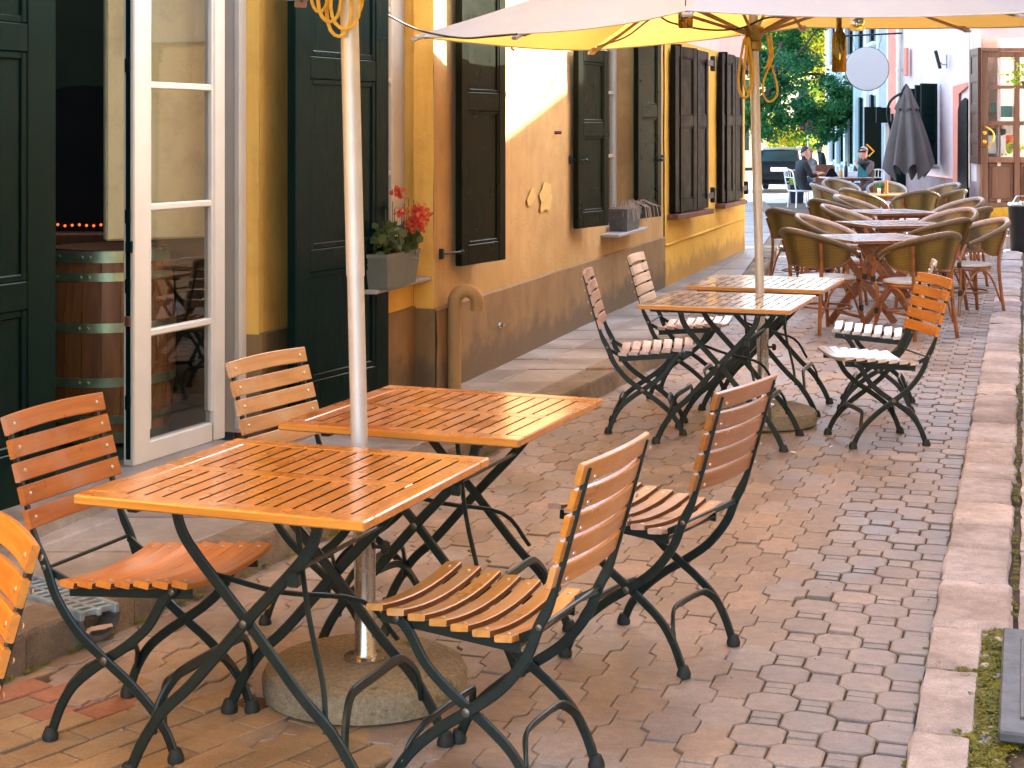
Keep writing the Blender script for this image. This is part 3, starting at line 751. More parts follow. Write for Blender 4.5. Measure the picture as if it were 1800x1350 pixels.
WICK = [ (2.52, 13.15, 28, 'dark olive back turned to us, leftmost and nearest of the wicker chairs'),
    (3.17, 12.78, 120, 'olive back turned to us, nearest wicker chair on the street side'),
    (4.05, 14.45, 195, 'light woven inside facing us, near wicker chair standing by the right kerb'),
    (3.80, 14.75, 128, 'olive back wedged between the kerbside chair and the second wooden table'),
    (2.98, 15.0, -32, 'tan woven inside with pale rim, just behind the leftmost olive chair'),
    (3.60, 17.0, -30, 'tan woven inside left of the third wooden table'),
    (4.30, 16.25, 212, 'pale woven inside between two olive chair backs on the street side'),
    (4.62, 16.9, 135, 'olive back third along on the street side, before the kerbside row'),
    (2.92, 16.5, 38, 'small dark olive back at the wall side, half hidden behind tan chairs'),
    (5.12, 18.9, 200, 'tan inside with pale rim, farther kerbside chair below the brown door'),
    (4.25, 19.6, -30, 'greyish tan inside at left between third and orange topped tables'),
    (3.75, 18.7, 35, 'low dark back at left in front of the seated man'),
    (5.72, 21.8, 138, 'large dark olive back right of the orange topped table'),
    (5.32, 21.5, 96, 'olive back showing between the legs of the orange topped table'),
    (4.80, 22.1, 28, 'dark back left of the orange topped table'),
    (4.78, 24.0, -15, 'brown inside at left just before the seated man'),
    (5.75, 24.9, -95, 'dark oval back facing us behind the orange topped table'),
    (6.35, 24.3, 205, 'grey inside with pale rim at right behind the orange topped table'),
    (6.85, 25.9, 160, 'small dark back at far right under the closed grey umbrella'),
    (5.35, 26.3, -70, 'pale inside facing us in front of the far white table')]
wick0 = make_wicker_chair()
for i, (x, y, a, lab) in enumerate(WICK):
    c = wick0 if i == 0 else copy_tree(wick0)
    c.location = (x, y, 0); c.rotation_euler = (0, 0, R(a))
    tag(c, 'wicker tub chair, '+lab, 'chair', 'wicker chairs at the far cafe tables')

def make_wood_table():
    root = empty('wooden_table'); h = .41; zt = .745
    mb = MB(); n = 9; w = 2*(h-.05)/n
    for s in (-1, 1): mb.rand(); mb.box((0, s*(h-.025), zt-.013), (2*h, .049, .026), None, .004)
    for s in (-1, 1): mb.rand(); mb.box((s*(h-.025), 0, zt-.0136), (.049, 2*h-.10, .026), None, .004)
    for i in range(n): mb.rand(); mb.box((-(h-.05)+w*(i+.5), 0, zt-.014), (w-.006, 2*h-.102, .022), None, .003)
    tt = mb.build('tabletop', [M['wood_table'], M['slot_dark'], M['wood_table']], root)
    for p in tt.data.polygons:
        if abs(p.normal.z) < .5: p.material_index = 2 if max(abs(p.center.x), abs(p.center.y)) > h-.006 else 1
    for s in (-1, 1):
        for sx in (-1, 1):
            mb = MB(); mb.rand(); y = s*(.27 if sx > 0 else .245)
            mb.bar([(-.30*sx, y, .0), (.27*sx, y, .715)], (0, 1, 0), .058, .022, .12); mb.build('leg', M['wood_table'], root)
        mb = MB(); mb.rand(); mb.box((0, s*.296, .705), (.62, .022, .05), None, .003); mb.build('rail', M['wood_table'], root)
    for x, z in ((-.22, .11), (.22, .11), (0, .36)):
        mb = MB(); mb.rand(); mb.box((x, 0, z), (.045, .48, .022), None, .003); mb.build('stretcher', M['wood_table'], root)
    return root
WT = [(3.0, 13.4, 15, 'square red brown wooden table with crossed legs, nearest among the wicker chairs'),
      (3.62, 15.45, 15, 'square wooden table second along from us among the wicker chairs'),
      (4.12, 17.7, 15, 'square wooden table with pale shiny top third along among the wicker chairs'),
      (5.20, 22.5, 10, 'orange topped wooden table carrying a small pot and an orange cylinder'),
      (6.30, 30.6, 10, 'far wooden table where the two men sit')]
wt0 = make_wood_table()
for i, (x, y, a, lab) in enumerate(WT):
    c = wt0 if i == 0 else copy_tree(wt0)
    c.location = (x, y, 0); c.rotation_euler = (0, 0, R(a)); tag(c, lab, 'table', 'wooden tables among the wicker chairs')
    for ch in c.children:
        if ch.name.startswith('tabletop'): ch.material_slots[0].link = 'OBJECT'; ch.material_slots[0].material = M['teak_edge' if i == 3 else 'top_pale']  # paler tops hold the whitening of gloss in their colour
# ---------------------------------------------------------------- street surface
T2 = V((.3013, .9535, 0)); N2 = V((.9535, -.3013, 0)); K0 = V((.998, 4.135, 0))
def S2(a, b, z=0.0): return K0+T2*a+N2*b+UP*z
def gz(d):
    t = min(1, max(0, (d-33)/13)); return -.45*t*t*(3-2*t)
KERB = [(-3.3, .8), (-1.498, 4.76), (-.8055, 6.277), (.374, 9.46), (1.24, 11.83), (2.39, 15.9), (4.35, 25.5), (5.42, 35)]
def kerbx(d):
    for (x0, d0), (x1, d1) in zip(KERB, KERB[1:]):
        if d <= d1: return x0+(x1-x0)*(d-d0)/(d1-d0)
    return KERB[-1][0]+(d-35)*.25
mb = MB()
def gsheet(d0, d1, nd_, x0, x1, z):
    mb.grid(lambda a, b: V((x0+(x1-x0)*a+.3*(d0+(d1-d0)*b), d0+(d1-d0)*b, gz(d0+(d1-d0)*b)+z)), 6, nd_)
gsheet(-6, 22.6, 12, -9, 9, -.010)
tag(mb.build('street', M['sand']), kind='structure')
mb = MB(); gsheet(22.6, 75, 40, -14, 16, -.003); tag(mb.build('road', M['far_street']), kind='structure')
mb = MB(); mb.grid(lambda a, b: V((-1500+3000*a, -1500+3000*b, -.62)), 8, 8); tag(mb.build('ground', M['far_street']), kind='structure')

pav = MB()
def paver(poly, mi, inset=.0035, depth=.02, tilt=.0022):
    """poly in (a, b): bevelled block with its own height, tilt and tone"""
    ca = sum(p[0] for p in poly)/len(poly); cb = sum(p[1] for p in poly)/len(poly)
    pav.rand(); pav.mi = mi
    h = rnd.gauss(0, .0021); ta, tb = rnd.gauss(0, tilt*3), rnd.gauss(0, tilt*3)
    def pt(a, b, k, z):
        a2 = ca+(a-ca)*(1-(1-k)*.38); b2 = cb+(b-cb)*k
        return S2(a2, b2, z+h+(a-ca)*ta+(b-cb)*tb)
    n = len(poly); sz = max(max(abs(p[0]-ca) for p in poly), max(abs(p[1]-cb) for p in poly))
    k1 = 1-.0028/sz; k2 = 1-(.0028+inset)/sz*1.4
    vs = [pt(a, b, k1, -depth) for a, b in poly]+[pt(a, b, k1, -.0035) for a, b in poly]+[pt(a, b, k2, 0) for a, b in poly]
    fs = [tuple(range(2*n, 3*n))]
    for k in range(n):
        q = (k+1) % n
        fs += [(k, q, n+q, n+k), (n+k, n+q, 2*n+q, 2*n+k)]
    pav.add(vs, fs)
def halfw(a, L, p, dl):   # trapezoid wave: +dl around a=0, -dl around a=L/2
    x = abs(((a/L+.5) % 1)-.5)     # 0 at wide centre .. .5 at waist
    if x < .20: return p/2+dl
    if x > .30: return p/2-dl
    return p/2+dl*(1-2*(x-.20)/.10)
p_, L_, DL = .118, .25, .0150
for col in range(0, 48):
    strip = col < 4
    L = L_
    pp = p_; dl = DL
    bc = -.04-pp*col
    off = (L/2 if col % 2 else 0)
    for row in range(-12, 110 if strip else 130):
        ac = row*L+off
        c = S2(ac, bc)
        if c.y > 22.5 or c.y < 2.2: continue
        if c.x < kerbx(c.y)-.25: continue
        if ac < -.02-.12*(col % 3) and bc < -1.25: continue
        jit = lambda: rnd.gauss(0, .0020)
        if strip:
            e = .325*L
            br = [-e, -.30*L, -.20*L, .20*L, .30*L, e]
            poly = [(ac+a+jit(), bc+halfw(a, L, pp, dl)) for a in br]+[(ac+a+jit(), bc-halfw(a, L, pp, dl)) for a in br[::-1]]
            poly = [q for k, q in enumerate(poly) if k not in (0, 5, 6, 11)]
            paver(poly, 1)
            w = pp/2-dl-.001
            for (s0, s1) in ((.335, .496), (.504, .665)):
                w2 = w
                paver([(ac+s0*L, bc-w2), (ac+s1*L, bc-w2), (ac+s1*L, bc+w), (ac+s0*L, bc+w)], 1, .002)
        else:
            br = [-L/2, -.30*L, -.20*L, .20*L, .30*L, L/2]
            poly = [(ac+a+jit(), bc+halfw(a, L, pp, dl)) for a in br]+[(ac+a+jit(), bc-halfw(a, L, pp, dl)) for a in br[::-1]]
            paver(poly, 0 if rnd.random() > .25 else 1, .003)
# running bond bricks and a few red stones at the near left
ang = R(19)
for i in range(-30, 30):
    for j in range(-30, 30):
        x = (i+.5*(j % 2))*.205; y = j*.104
        a = -.4+x*math.cos(ang)-y*math.sin(ang)*-1*0 - y*math.sin(ang); b = -1.9 - (x*math.sin(ang)+y*math.cos(ang))*-1
        c = S2(a, b)
        if not (a < -.02 and b < -1.25 and c.y > 2.2 and c.x > kerbx(c.y)-.25): continue
        poly = []
        for dx, dy in ((-.1, -.049), (.1, -.049), (.1, .049), (-.1, .049)):
            poly.append((a+dx*math.cos(ang)-dy*math.sin(ang), b+dx*math.sin(ang)+dy*math.cos(ang)))
        red = a > -.30 and b < -2.05 and rnd.random() < .7
        paver(poly, 3 if red else 2, .003)
tag(pav.build('paving', [M['paver'], M['paver_grey'], M['brickpaver'], M['redstone']], None, 0, False), kind='structure')

# left pavement: slabs and a row of kerb stones
sb = MB(); kb = MB()
def wallx(d): return -.31+.298*(d-9.695)
d = .9; row = 0
while d < 34:
    L = .46+.06*rnd.random(); sh = .0
    xs0 = [kerbx(d)-.20, kerbx(d+L)-.20]
    wl = [wallx(d)-.75, wallx(d+L)-.75] if d < 9.3 else [wallx(d)-.12, wallx(d+L)-.12]
    if d > 20: wl = [xs0[0]-1.2, xs0[1]-1.2]
    nsl = 2; g = .005
    def quad(m, f0, f1, e0, e1, za, zb, bev=.008):
        m.rand()
        P = [V((f0[0], d+g, 0)), V((f1[0], d+g, 0)), V((f1[1], d+L-g, 0)), V((f0[1], d+L-g, 0))]
        c = sum(P, V())/4; zt = zb+rnd.gauss(0, .0022)
        vs = [p+UP*za for p in P]+[p+UP*(zt-bev) for p in P]+[p+(c-p).normalized()*bev+UP*zt for p in P]
        m.add(vs, [(8, 9, 10, 11)]+[(k, (k+1) % 4, 4+(k+1) % 4, 4+k) for k in range(4)]+[(4+k, 4+(k+1) % 4, 8+(k+1) % 4, 8+k) for k in range(4)])
    for q in range(nsl):
        f = (q+.0)/nsl; h_ = (q+1.0)/nsl
        m0 = [wl[i]+(xs0[i]-wl[i])*f+.005 for i in (0, 1)]; m1 = [wl[i]+(xs0[i]-wl[i])*h_-.005 for i in (0, 1)]
        quad(sb, m0, m1, 0, 0, .02, .118)
    quad(kb, [xs0[0]+.004, xs0[1]+.004], [kerbx(d), kerbx(d+L)], 0, 0, -.03, .121+rnd.gauss(0, .002), .014)
    d += L
tag(sb.build('pavement', M['slab'], None, 0), kind='structure')
tag(kb.build('kerb', M['kerb'], None, 0), kind='structure')
mb = MB()
for (d0, d1, a) in ((-3, 9.3, .78), (9.3, 34, .16)):
    mb.grid(lambda q, r: V(((wallx(d0+(d1-d0)*r)-a)*(1-q)+(kerbx(d0+(d1-d0)*r)-.03)*q, d0+(d1-d0)*r, .106)), 1, 30)
tag(mb.build('pavement_bed', M['sand'], None, 0), kind='structure')

# right kerb of pale sandstone blocks, then paving up to the facades
rk = MB(); a = -2.0; k = 0
def stone(m, a0, a1, b0, b1, zt, n=5, amp=.007, rr=.008):
    m.rand(); sd = rnd.uniform(0, 50)
    def f(u, v_):
        x = a0+(a1-a0)*u; y = b0+(b1-b0)*v_
        e = min(u*(a1-a0), (1-u)*(a1-a0), v_*(b1-b0), (1-v_)*(b1-b0))
        q = max(0, 1-e/rr); z = zt - .016*q*q + amp*.6*noise.noise(V((x*9+sd, y*9, 0))) + amp*.5*noise.noise(V((x*31+sd, y*31, 4))) - amp*1.6*max(0, noise.noise(V((x*22, y*22+sd, 8)))-.25)
        j = .010*noise.noise(V((x*5, y*5, sd)))*(1 if e < 1e-6 else 0)
        return S2(x+j, y+j, z)
    m.grid(f, n*2, n*2)
    for (p, q) in (((a0, b0), (a1, b0)), ((a1, b0), (a1, b1)), ((a1, b1), (a0, b1)), ((a0, b1), (a0, b0))):
        m.add([S2(*p, -.03), S2(*q, -.03), S2(*q, zt-.014), S2(*p, zt-.014)], [(0, 1, 2, 3)])
while a < 26:
    L = rnd.uniform(.36, .58)
    if a > 14: L = .9
    stone(rk, a+.013, a+L-.013, .008, (.155 if -.25 < a+L/2 < 1.2 else .245)+rnd.uniform(-.012, .012), .045+rnd.gauss(0, .004), 11 if a < 5 else (5 if a < 9 else 2))
    a += L
tag(rk.build('kerb', M['sandstone'], None, 50), kind='structure')
rk = MB(); a = -2.0
while a < 26:
    L = rnd.uniform(.42, .55)
    for (b0, b1) in ((.268, .70), (.71, 1.2), (1.21, 1.8)):
        if not (-.15 < a+L/2 < 1.2 and b0 < .5): stone(rk, a+.007, a+L-.007, b0+.006, b1-.006, .048+rnd.gauss(0, .003), 3 if a < 8 else 1, .004)
    a += L
tag(rk.build('pavement', M['sandstone'], None, 50), kind='structure')
mb = MB(); mb.grid(lambda u, v_: S2(-3+30*u, .012+2.6*v_, .016), 20, 2); tag(mb.build('pavement_bed', M['sand'], None, 0), kind='structure')
# rubble stones around the metal cover
mb = MB()
for k in range(26):
    mb.rand(); p = S2(rnd.uniform(-.2, 1.2), rnd.uniform(.165, .225), .010)
    mb.ball(p, rnd.uniform(.02, .036), 9, 6, (1.3, .8, .9), Matrix.Rotation(rnd.uniform(0, 3), 3, 'Z'))
tag(mb.build('rubble', M['sandstone'], None, 60), kind='stuff', label='small stones bedded in moss beside the metal cover', cat='stones')
mb = MB(); mb.grid(lambda u, v_: S2(-.35+1.75*u, .125+.12*v_, .030-.05*max(0, abs(u-.5)*2-.78)/.22+.016*noise.noise(V((u*22, v_*5, 2)))+.008*noise.noise(V((u*70, v_*14, 5)))), 90, 12)
tag(mb.build('moss_bed', M['mossbed'], None, 60), 'mossy mortar strip between kerb stones and metal cover', 'moss', None, 'stuff')
ms = MB()
def moss(p, r):
    for k in range(int(90*r/.03)):
        ms.rand(); q = p+V((rnd.gauss(0, r*.5), rnd.gauss(0, r*.5), abs(rnd.gauss(0, .002))))
        n_ = V((rnd.gauss(0, .3), rnd.gauss(0, .3), 1)).normalized(); x = n_.orthogonal().normalized(); y = n_.cross(x); s = rnd.uniform(.0025, .0052)
        ms.add([q+x*s, q+y*s, q-x*s, q-y*s], [(0, 1, 2, 3)])
for k in range(210): moss(S2(rnd.uniform(-.25, 1.3), min(.26, max(.10, rnd.gauss(.19, .035))), .036), rnd.uniform(.01, .028))
for k in range(150): moss(S2(rnd.uniform(0, 9), .258+rnd.gauss(0, .006), .034), rnd.uniform(.006, .015))
for k in range(60): moss(S2(rnd.uniform(-.5, 6), .004+rnd.gauss(0, .004), .004), rnd.uniform(.004, .012))
for k in range(90):
    dd = rnd.uniform(4.2, 9); moss(V((kerbx(dd)+.015, dd, .01)), rnd.uniform(.006, .02))
tag(ms.build('moss', M['moss'], None, 0, False), kind='stuff', label='yellow green moss in the joints of the sandstone kerb', cat='moss')
mb = MB()
def gv(a0, b0): return S2(a0, b0, 0)
c = S2(.59, .395, .058)
mb.box(c, (.92, .34, .03), (T2, N2, UP), .006)
mb.box(c+UP*.018-N2*.11, (.70, .012, .008), (T2, N2, UP), .002)
for k in range(9): mb.box(c+UP*.018+T2*(-.32+.08*k)+N2*.04, (.045, .22, .008), (T2, N2, UP), .002)
cov = mb.build('manhole_cover', M['iron']); tag(cov, 'grey metal cover plate set in the mossy stones at the right edge', 'cover')
mb = MB(); mb.box(c+UP*.020-T2*.36+N2*.06, (.02, .10, .012), (T2, N2, UP), .003); mb.build('handle', M['rubber'], cov)
# gutter channel crossing the left pavement
g0, g1 = V((-1.86, 5.60, 0)), V((-1.285, 5.075, 0)); gd = (g1-g0).normalized(); gs = V((gd.y, -gd.x, 0))
root = empty('gutter_channel', (0, 0, 0)); tag(root, 'metal drain grate crossing the left pavement to the kerb', 'drain')
mb = MB(); L = (g1-g0).length
for s in (-1, 1): mb.box((g0+g1)/2+gs*(s*.062)+UP*.117, (L, .018, .03), (gd, gs, UP), .003)
for k in range(19): mb.box(g0+gd*(.02+k*(L-.04)/18)+UP*.119, (.014, .112, .018), (gd, gs, UP), .002)
mb.box((g0+g1)/2+UP*.117, (L, .014, .02), (gd, gs, UP), .002)
mb.build('grate', M['galv'], root)
mb = MB()
for k in range(9):
    a0, a1 = math.pi*k/9, math.pi*(k+1)/9
    for ra, rb in ((.075, .060),):
        q = [g1+gs*(r_*math.cos(a_))-UP*(r_*math.sin(a_))+UP*.104 for r_, a_ in ((ra, a0), (ra, a1), (rb, a1), (rb, a0))]
        mb.prism(q, -gd*L)
mb.build('trough', M['iron'], root)
mb = MB()
for k in range(5):
    q = g1+gs*rnd.uniform(-.04, .04)+UP*.07; mb.box(q, (.05, .012, .004), rot=Matrix.Rotation(rnd.uniform(0, 3), 3, 'Z') @ Matrix.Rotation(.6, 3, 'X'))
mb.build('debris', M['dry'], root)
# litter
mb = MB(); p = G(470, 1078, .11)
for k in range(5):
    q = p+V((rnd.gauss(0, .012), rnd.gauss(0, .012), .012+.006*k)); x = V((rnd.gauss(0, 1), rnd.gauss(0, 1), rnd.gauss(0, .4))).normalized()*.02; y = x.orthogonal().normalized()*.011; mb.rand()
    mb.add([q-x, q+y, q+x, q-y], [(0, 1, 2, 3)])
tag(mb.build('fallen_leaf', M['orangeleaf'], None, 0, False), 'crumpled orange leaf lying by the near concrete base', 'leaf')
for (u, v_) in ((1460, 785), (1395, 795), (1318, 810)):
    mb = MB(); p = G(u, v_, .006); ax = V((rnd.gauss(0, 1), rnd.gauss(0, 1), 0)).normalized(); mb.tube([p-ax*.016, p+ax*.012], .004, 8); tag(mb.build('cigarette_end', M['napkin']), 'white cigarette end lying on the pavers before the right hand chair', 'litter', 'cigarette ends on the pavers')

# grit, leaf scraps and specks scattered over the paving
mb = MB()
for k in range(420):
    p = S2(rnd.uniform(-1, 9), rnd.uniform(-2.9, -.02), .003); mb.rand(); s = rnd.uniform(.0015, .0055); mb.mi = 0 if rnd.random() < .6 else 1
    if p.x < kerbx(p.y)+.03: continue
    mb.ball(p, s, 5, 4, (1.5, 1, .6), Matrix.Rotation(rnd.uniform(0, 3), 3, 'Z'))
tag(mb.build('grit', [M['sillstone'], M['dry']]), 'pale grit and scraps scattered over the pavers', 'grit', None, 'stuff')
# ---------------------------------------------------------------- generic house wall with openings
def wallgrid(mb, s0, s1, z0, z1, n, holes=(), step=.22, amp=.006):
    """front face at offset n; holes = (sa, sb, za, zb, depth)"""
    def cuts(lo, hi, extra):
        e = sorted(set([lo, hi]+[x for x in extra if lo < x < hi])); out = []
        for a_, b_ in zip(e, e[1:]):
            k = max(1, round((b_-a_)/step)); out += [a_+(b_-a_)*i/k for i in range(k)]
        return out+[e[-1]]
    S = cuts(s0, s1, [x for h in holes for x in h[:2]]); Z = cuts(z0, z1, [x for h in holes for x in h[2:4]])
    P = lambda s, z, nn=n: W(s, nn+amp*noise.noise(V((s*2.1, z*2.1, 3)))+amp*.5*noise.noise(V((s*7, z*7, 9))), z)
    vs = [P(s, z) for z in Z for s in S]; fs = []; w = len(S)
    for j in range(len(Z)-1):
        for i in range(w-1):
            sc, zc = (S[i]+S[i+1])/2, (Z[j]+Z[j+1])/2
            if any(h[0] < sc < h[1] and h[2] < zc < h[3] for h in holes): continue
            fs.append((j*w+i, j*w+i+1, (j+1)*w+i+1, (j+1)*w+i))
    mb.add(vs, fs)
    for (sa, sb, za, zb, dp) in holes:
        for (p, q) in (((sa, za), (sa, zb)), ((sb, za), (sb, zb)), ((sa, zb), (sb, zb)), ((sa, za), (sb, za))):
            m_ = 8
            mb.grid(lambda a_, b_: W(p[0]+(q[0]-p[0])*a_, n+.004-dp*b_, p[1]+(q[1]-p[1])*a_) if b_ > .01 else P(p[0]+(q[0]-p[0])*a_, p[1]+(q[1]-p[1])*a_), m_, 3)
def leafpanel(mb, p1, p2, z0, z1, th=.045, rails=(), stile=.09, top=.10, botr=.16, mould=.018):
    """framed and panelled leaf standing between two plan points; rails = heights of the cross rails"""
    x = (p2-p1); L = x.length; x.normalize(); y = V((x.y, -x.x, 0)); ax = (x, y, UP)
    C = lambda a_, z, b_=0: V((p1.x, p1.y, 0))+x*a_+y*b_+UP*z
    mb.rand(); mb.box(C(L/2, (z0+z1)/2), (L-.02, th*.4, z1-z0-.02), ax)
    for a_ in (stile/2, L-stile/2): mb.box(C(a_, (z0+z1)/2), (stile, th, z1-z0), ax, .004)
    zs = [(z0, z0+botr)]+[(r-.055, r+.055) for r in rails]+[(z1-top, z1)]
    for a_, b_ in zs: mb.box(C(L/2, (a_+b_)/2), (L-2*stile-.001, th-.003, b_-a_), ax, .004)
    for (a0, a1), (b0, b1) in zip(zs, zs[1:]):
        for s in (-1, 1):
            yy = s*th*.30
            mb.box(C(stile+mould/2, (a1+b0)/2, yy), (mould, th*.22, b0-a1), ax, .005); mb.box(C(L-stile-mould/2, (a1+b0)/2, yy), (mould, th*.22, b0-a1), ax, .005)
            mb.box(C(L/2, a1+mould/2, yy), (L-2*stile-2*mould, th*.22-.001, mould), ax, .005); mb.box(C(L/2, b0-mould/2, yy), (L-2*stile-2*mould, th*.22-.001, mould), ax, .005)
def solve_leaf(p1, u2, L, prefer=1):
    """plan point at distance L from p1 that is seen at photo column u2, on the street side, away from us"""
    best = None
    for k in range(-60, 121):
        a = R(k*.75); dr = T*math.cos(a)+N*math.sin(a)
        q = p1+dr*L; u = CX+F*q.x/q.y; e = abs(u-u2)
        if best is None or e < best[0]: best = (e, q)
    return best[1]
ND, NP, NW = -.495, -.365, -.12
HZ = 6.6
# --- cafe house (set back): door, green leaves, window with flowers
cafe = empty('cafe_house', W(WS(455, NP), NP, .12)); cl = cafe.location.copy()
def part(mb, name, mats, parent, smooth=35):
    o = mb.build(name, mats, None, smooth)
    if parent is not None:
        o.parent = parent; o.matrix_parent_inverse = Matrix.Translation(-V(parent.location)) if parent.parent is None else Matrix.Identity(4)
    return o
tag(cafe, 'yellow cafe house with open glazed door, tall dark green leaves and a geranium window', 'house')
s_c = WS(455, NP); s_l = WS(-70, NP); s_st = WS(655, NW); s_m = WS(762, 0); s_j = WS(733, NW)
zsill = WZ(720, 486, NW); s_wl = s_j-1.0
mb = MB(); wallgrid(mb, s_l-6, s_st, .1, HZ, NP, [(s_l, s_c, .1, 2.95, .14)])
wallgrid(mb, s_st, s_m, .1, HZ, NW, [(s_wl, s_j, zsill, 2.75, .16)])
mb.grid(lambda a_, b_: W(s_st, NP+(NW-NP)*a_, .1+(HZ-.1)*b_), 2, 20)
mb.grid(lambda a_, b_: W(s_m, NW+(0-NW)*a_+.004*noise.noise(V((a_*3, b_*20, 1))), .1+(HZ-.1)*b_), 2, 28)
part(mb, 'wall', M['yellow'], cafe)
mb = MB(); wallgrid(mb, s_c, s_st, .09, .63, NP+.016, (), .2, .004); wallgrid(mb, s_st+.001, s_m+.0, .09, .615, NW+.016, (), .2, .004)
wallgrid(mb, s_l-6, s_l, .09, .63, NP+.016, (), .2, .004)
for (sa, sb, nn, zt) in ((s_c, s_st, NP, .63), (s_st, s_m, NW, .615), (s_l-6, s_l, NP, .63)):
    mb.grid(lambda a_, b_: W(sa+(sb-sa)*a_, nn+.016*(1-b_)-.01*b_, zt+.012*b_), 12, 1)
mb.grid(lambda a_, b_: W(s_c-.002, NP-.13+(.146)*a_, .09+.54*b_), 2, 3)
mb.grid(lambda a_, b_: W(s_m-.016, NW+(-NW+.016)*a_, .09+.52*b_), 2, 3)
part(mb, 'plinth', M['plinth'], cafe)
# roof slab and body so that the street stays shaded
SKY = (s_c-1.9, s_c+1.6, -4.2, -.62)  # unseen gap in roof and ceiling, added to light the cafe inside
def bodyroof(root, s0, s1, nfront, name='roof', sky=None):
    mb = MB(); ax = (T, N, UP); n0, n1 = nfront-6.1, nfront+.3
    rects = [(s0, s1, n0, n1)] if not sky else [(s0, sky[0], n0, n1), (sky[1], s1, n0, n1), (sky[0], sky[1], n0, sky[2]), (sky[0], sky[1], sky[3], n1)]
    for a0, a1, b0, b1 in rects: mb.box(W((a0+a1)/2, (b0+b1)/2, HZ+.08), (a1-a0, b1-b0, .16), ax)
    part(mb, name, M['roof'], root, 0); mb = MB()
    for s in (s0, s1): mb.box(W(s, nfront-3.45, HZ/2), (.05, 5.3, HZ), ax)
    mb.box(W((s0+s1)/2, nfront-6.1, HZ/2), (s1-s0, .05, HZ), ax)
    part(mb, 'back_wall', M['interior'], root, 0)
bodyroof(cafe, s_l-6, s_m, NP, 'roof', SKY)
# white door frame (jamb) and open glazed leaf
mb = MB(); ax = (T, N, UP)
mb.box(W(s_c-.030, ND+.01, 1.55), (.06, .11, 2.78), ax, .004); mb.box(W(s_c-.058, ND+.048, 1.55), (.03, .03, 2.74), ax, .003)
mb.box(W(s_l+.03, ND+.01, 1.55), (.06, .11, 2.78), ax, .004); mb.box(W((s_l+s_c)/2, ND+.01, 2.90), (1.66, .11, .08), ax, .004)
part(mb, 'door_frame', M['whitepaint'], cafe)
mb = MB(); mb.box(W((s_l+s_c)/2, ND+.03, .140), (1.72, .30, .075), ax, .01); part(mb, 'threshold', M['slab'], cafe)
hin = G(387, 771, .17)+V((0, 0, -.17)); fre = G(226, 822, .17)+V((0, 0, -.17))
x = (fre-hin); L = x.length; x.normalize(); y = V((x.y, -x.x, 0)); ax2 = (x, y, UP)
C = lambda a_, z, b_=0: V((hin.x, hin.y, 0))+x*a_+y*b_+UP*z
mb = MB(); z0, z1 = .175, 2.80
mb.box(C(.045, (z0+z1)/2), (.09, .058, z1-z0), ax2, .006); mb.box(C(L-.06, (z0+z1)/2), (.12, .058, z1-z0), ax2, .006)
mb.box(C(L/2, z0+.045), (L-.211, .056, .09), ax2, .006); mb.box(C(L/2, z1-.07), (L-.211, .056, .14), ax2, .006)
bars = [.86, 1.34, 1.80, 2.26]
zb = []
for v_ in (575, 361, 152):
    dd = C(L/2, 0).y; zb.append(H-(v_-YH)*dd/F)
zb.append(zb[-1]+.52)
for z in zb: mb.box(C(L/2-.015, z), (L-.211, .040, .032), ax2, .006)
for a_, (q0, q1) in ((0, (0, 0)),):
    pass
for a_ in (.098, L-.128): mb.box(C(a_, (z0+z1)/2), (.016, .046, z1-z0-.28), ax2, .004)
gd_ = part(mb, 'door_leaf', M['whitepaint'], cafe)
mb = MB(); mb.box(C(L/2-.015, (z0+z1)/2-.025), (L-.20, .006, z1-z0-.21), ax2); part(mb, 'pane', M['glass'], cafe)
mb = MB(); mb.box(C(L+.003, (z0+z1)/2), (.004, .022, z1-z0-.06), ax2)
for z in (.45, .95, 1.25, 1.9, 2.3): mb.box(C(L+.006, z), (.010, .026, .06), ax2, .002)
mb.box(C(L+.010, 1.12, -.01), (.018, .03, .05), ax2, .003)
part(mb, 'lock_strip', M['greenpaint'], cafe)
mb = MB(); mb.box(C(L+.008, .80), (.014, .026, .045), ax2, .003); part(mb, 'latch', M['rust'], cafe)
# tall dark green leaves folded out to both sides of the door
p2 = G(89, 882, .14); p2.z = 0; dr = (T*.985+N*.10).normalized(); p1 = p2-dr*.86
mb = MB(); z0 = .16; leafpanel(mb, p1, p2, z0, 2.95, .055, [.98, 1.98], .17, .2, .22, .03)
part(mb, 'door_shutter', M['greenpaint'], cafe)
h = W(WS(512, -.20), -.20); q = solve_leaf(h, 676, .88)
mb = MB(); leafpanel(mb, h, q, .17, 2.95, .05, [.98, 1.93], .13, .2, .22, .03)
sh = part(mb, 'door_shutter', M['greenpaint'], cafe)
for z in ():
    pass
for z in ():
    mb = MB(); mb.box(h+UP*z-N*.08, (.04, .15, .07), (T, N, UP), .01); part(mb, 'hinge', M['greenpaint'], cafe)
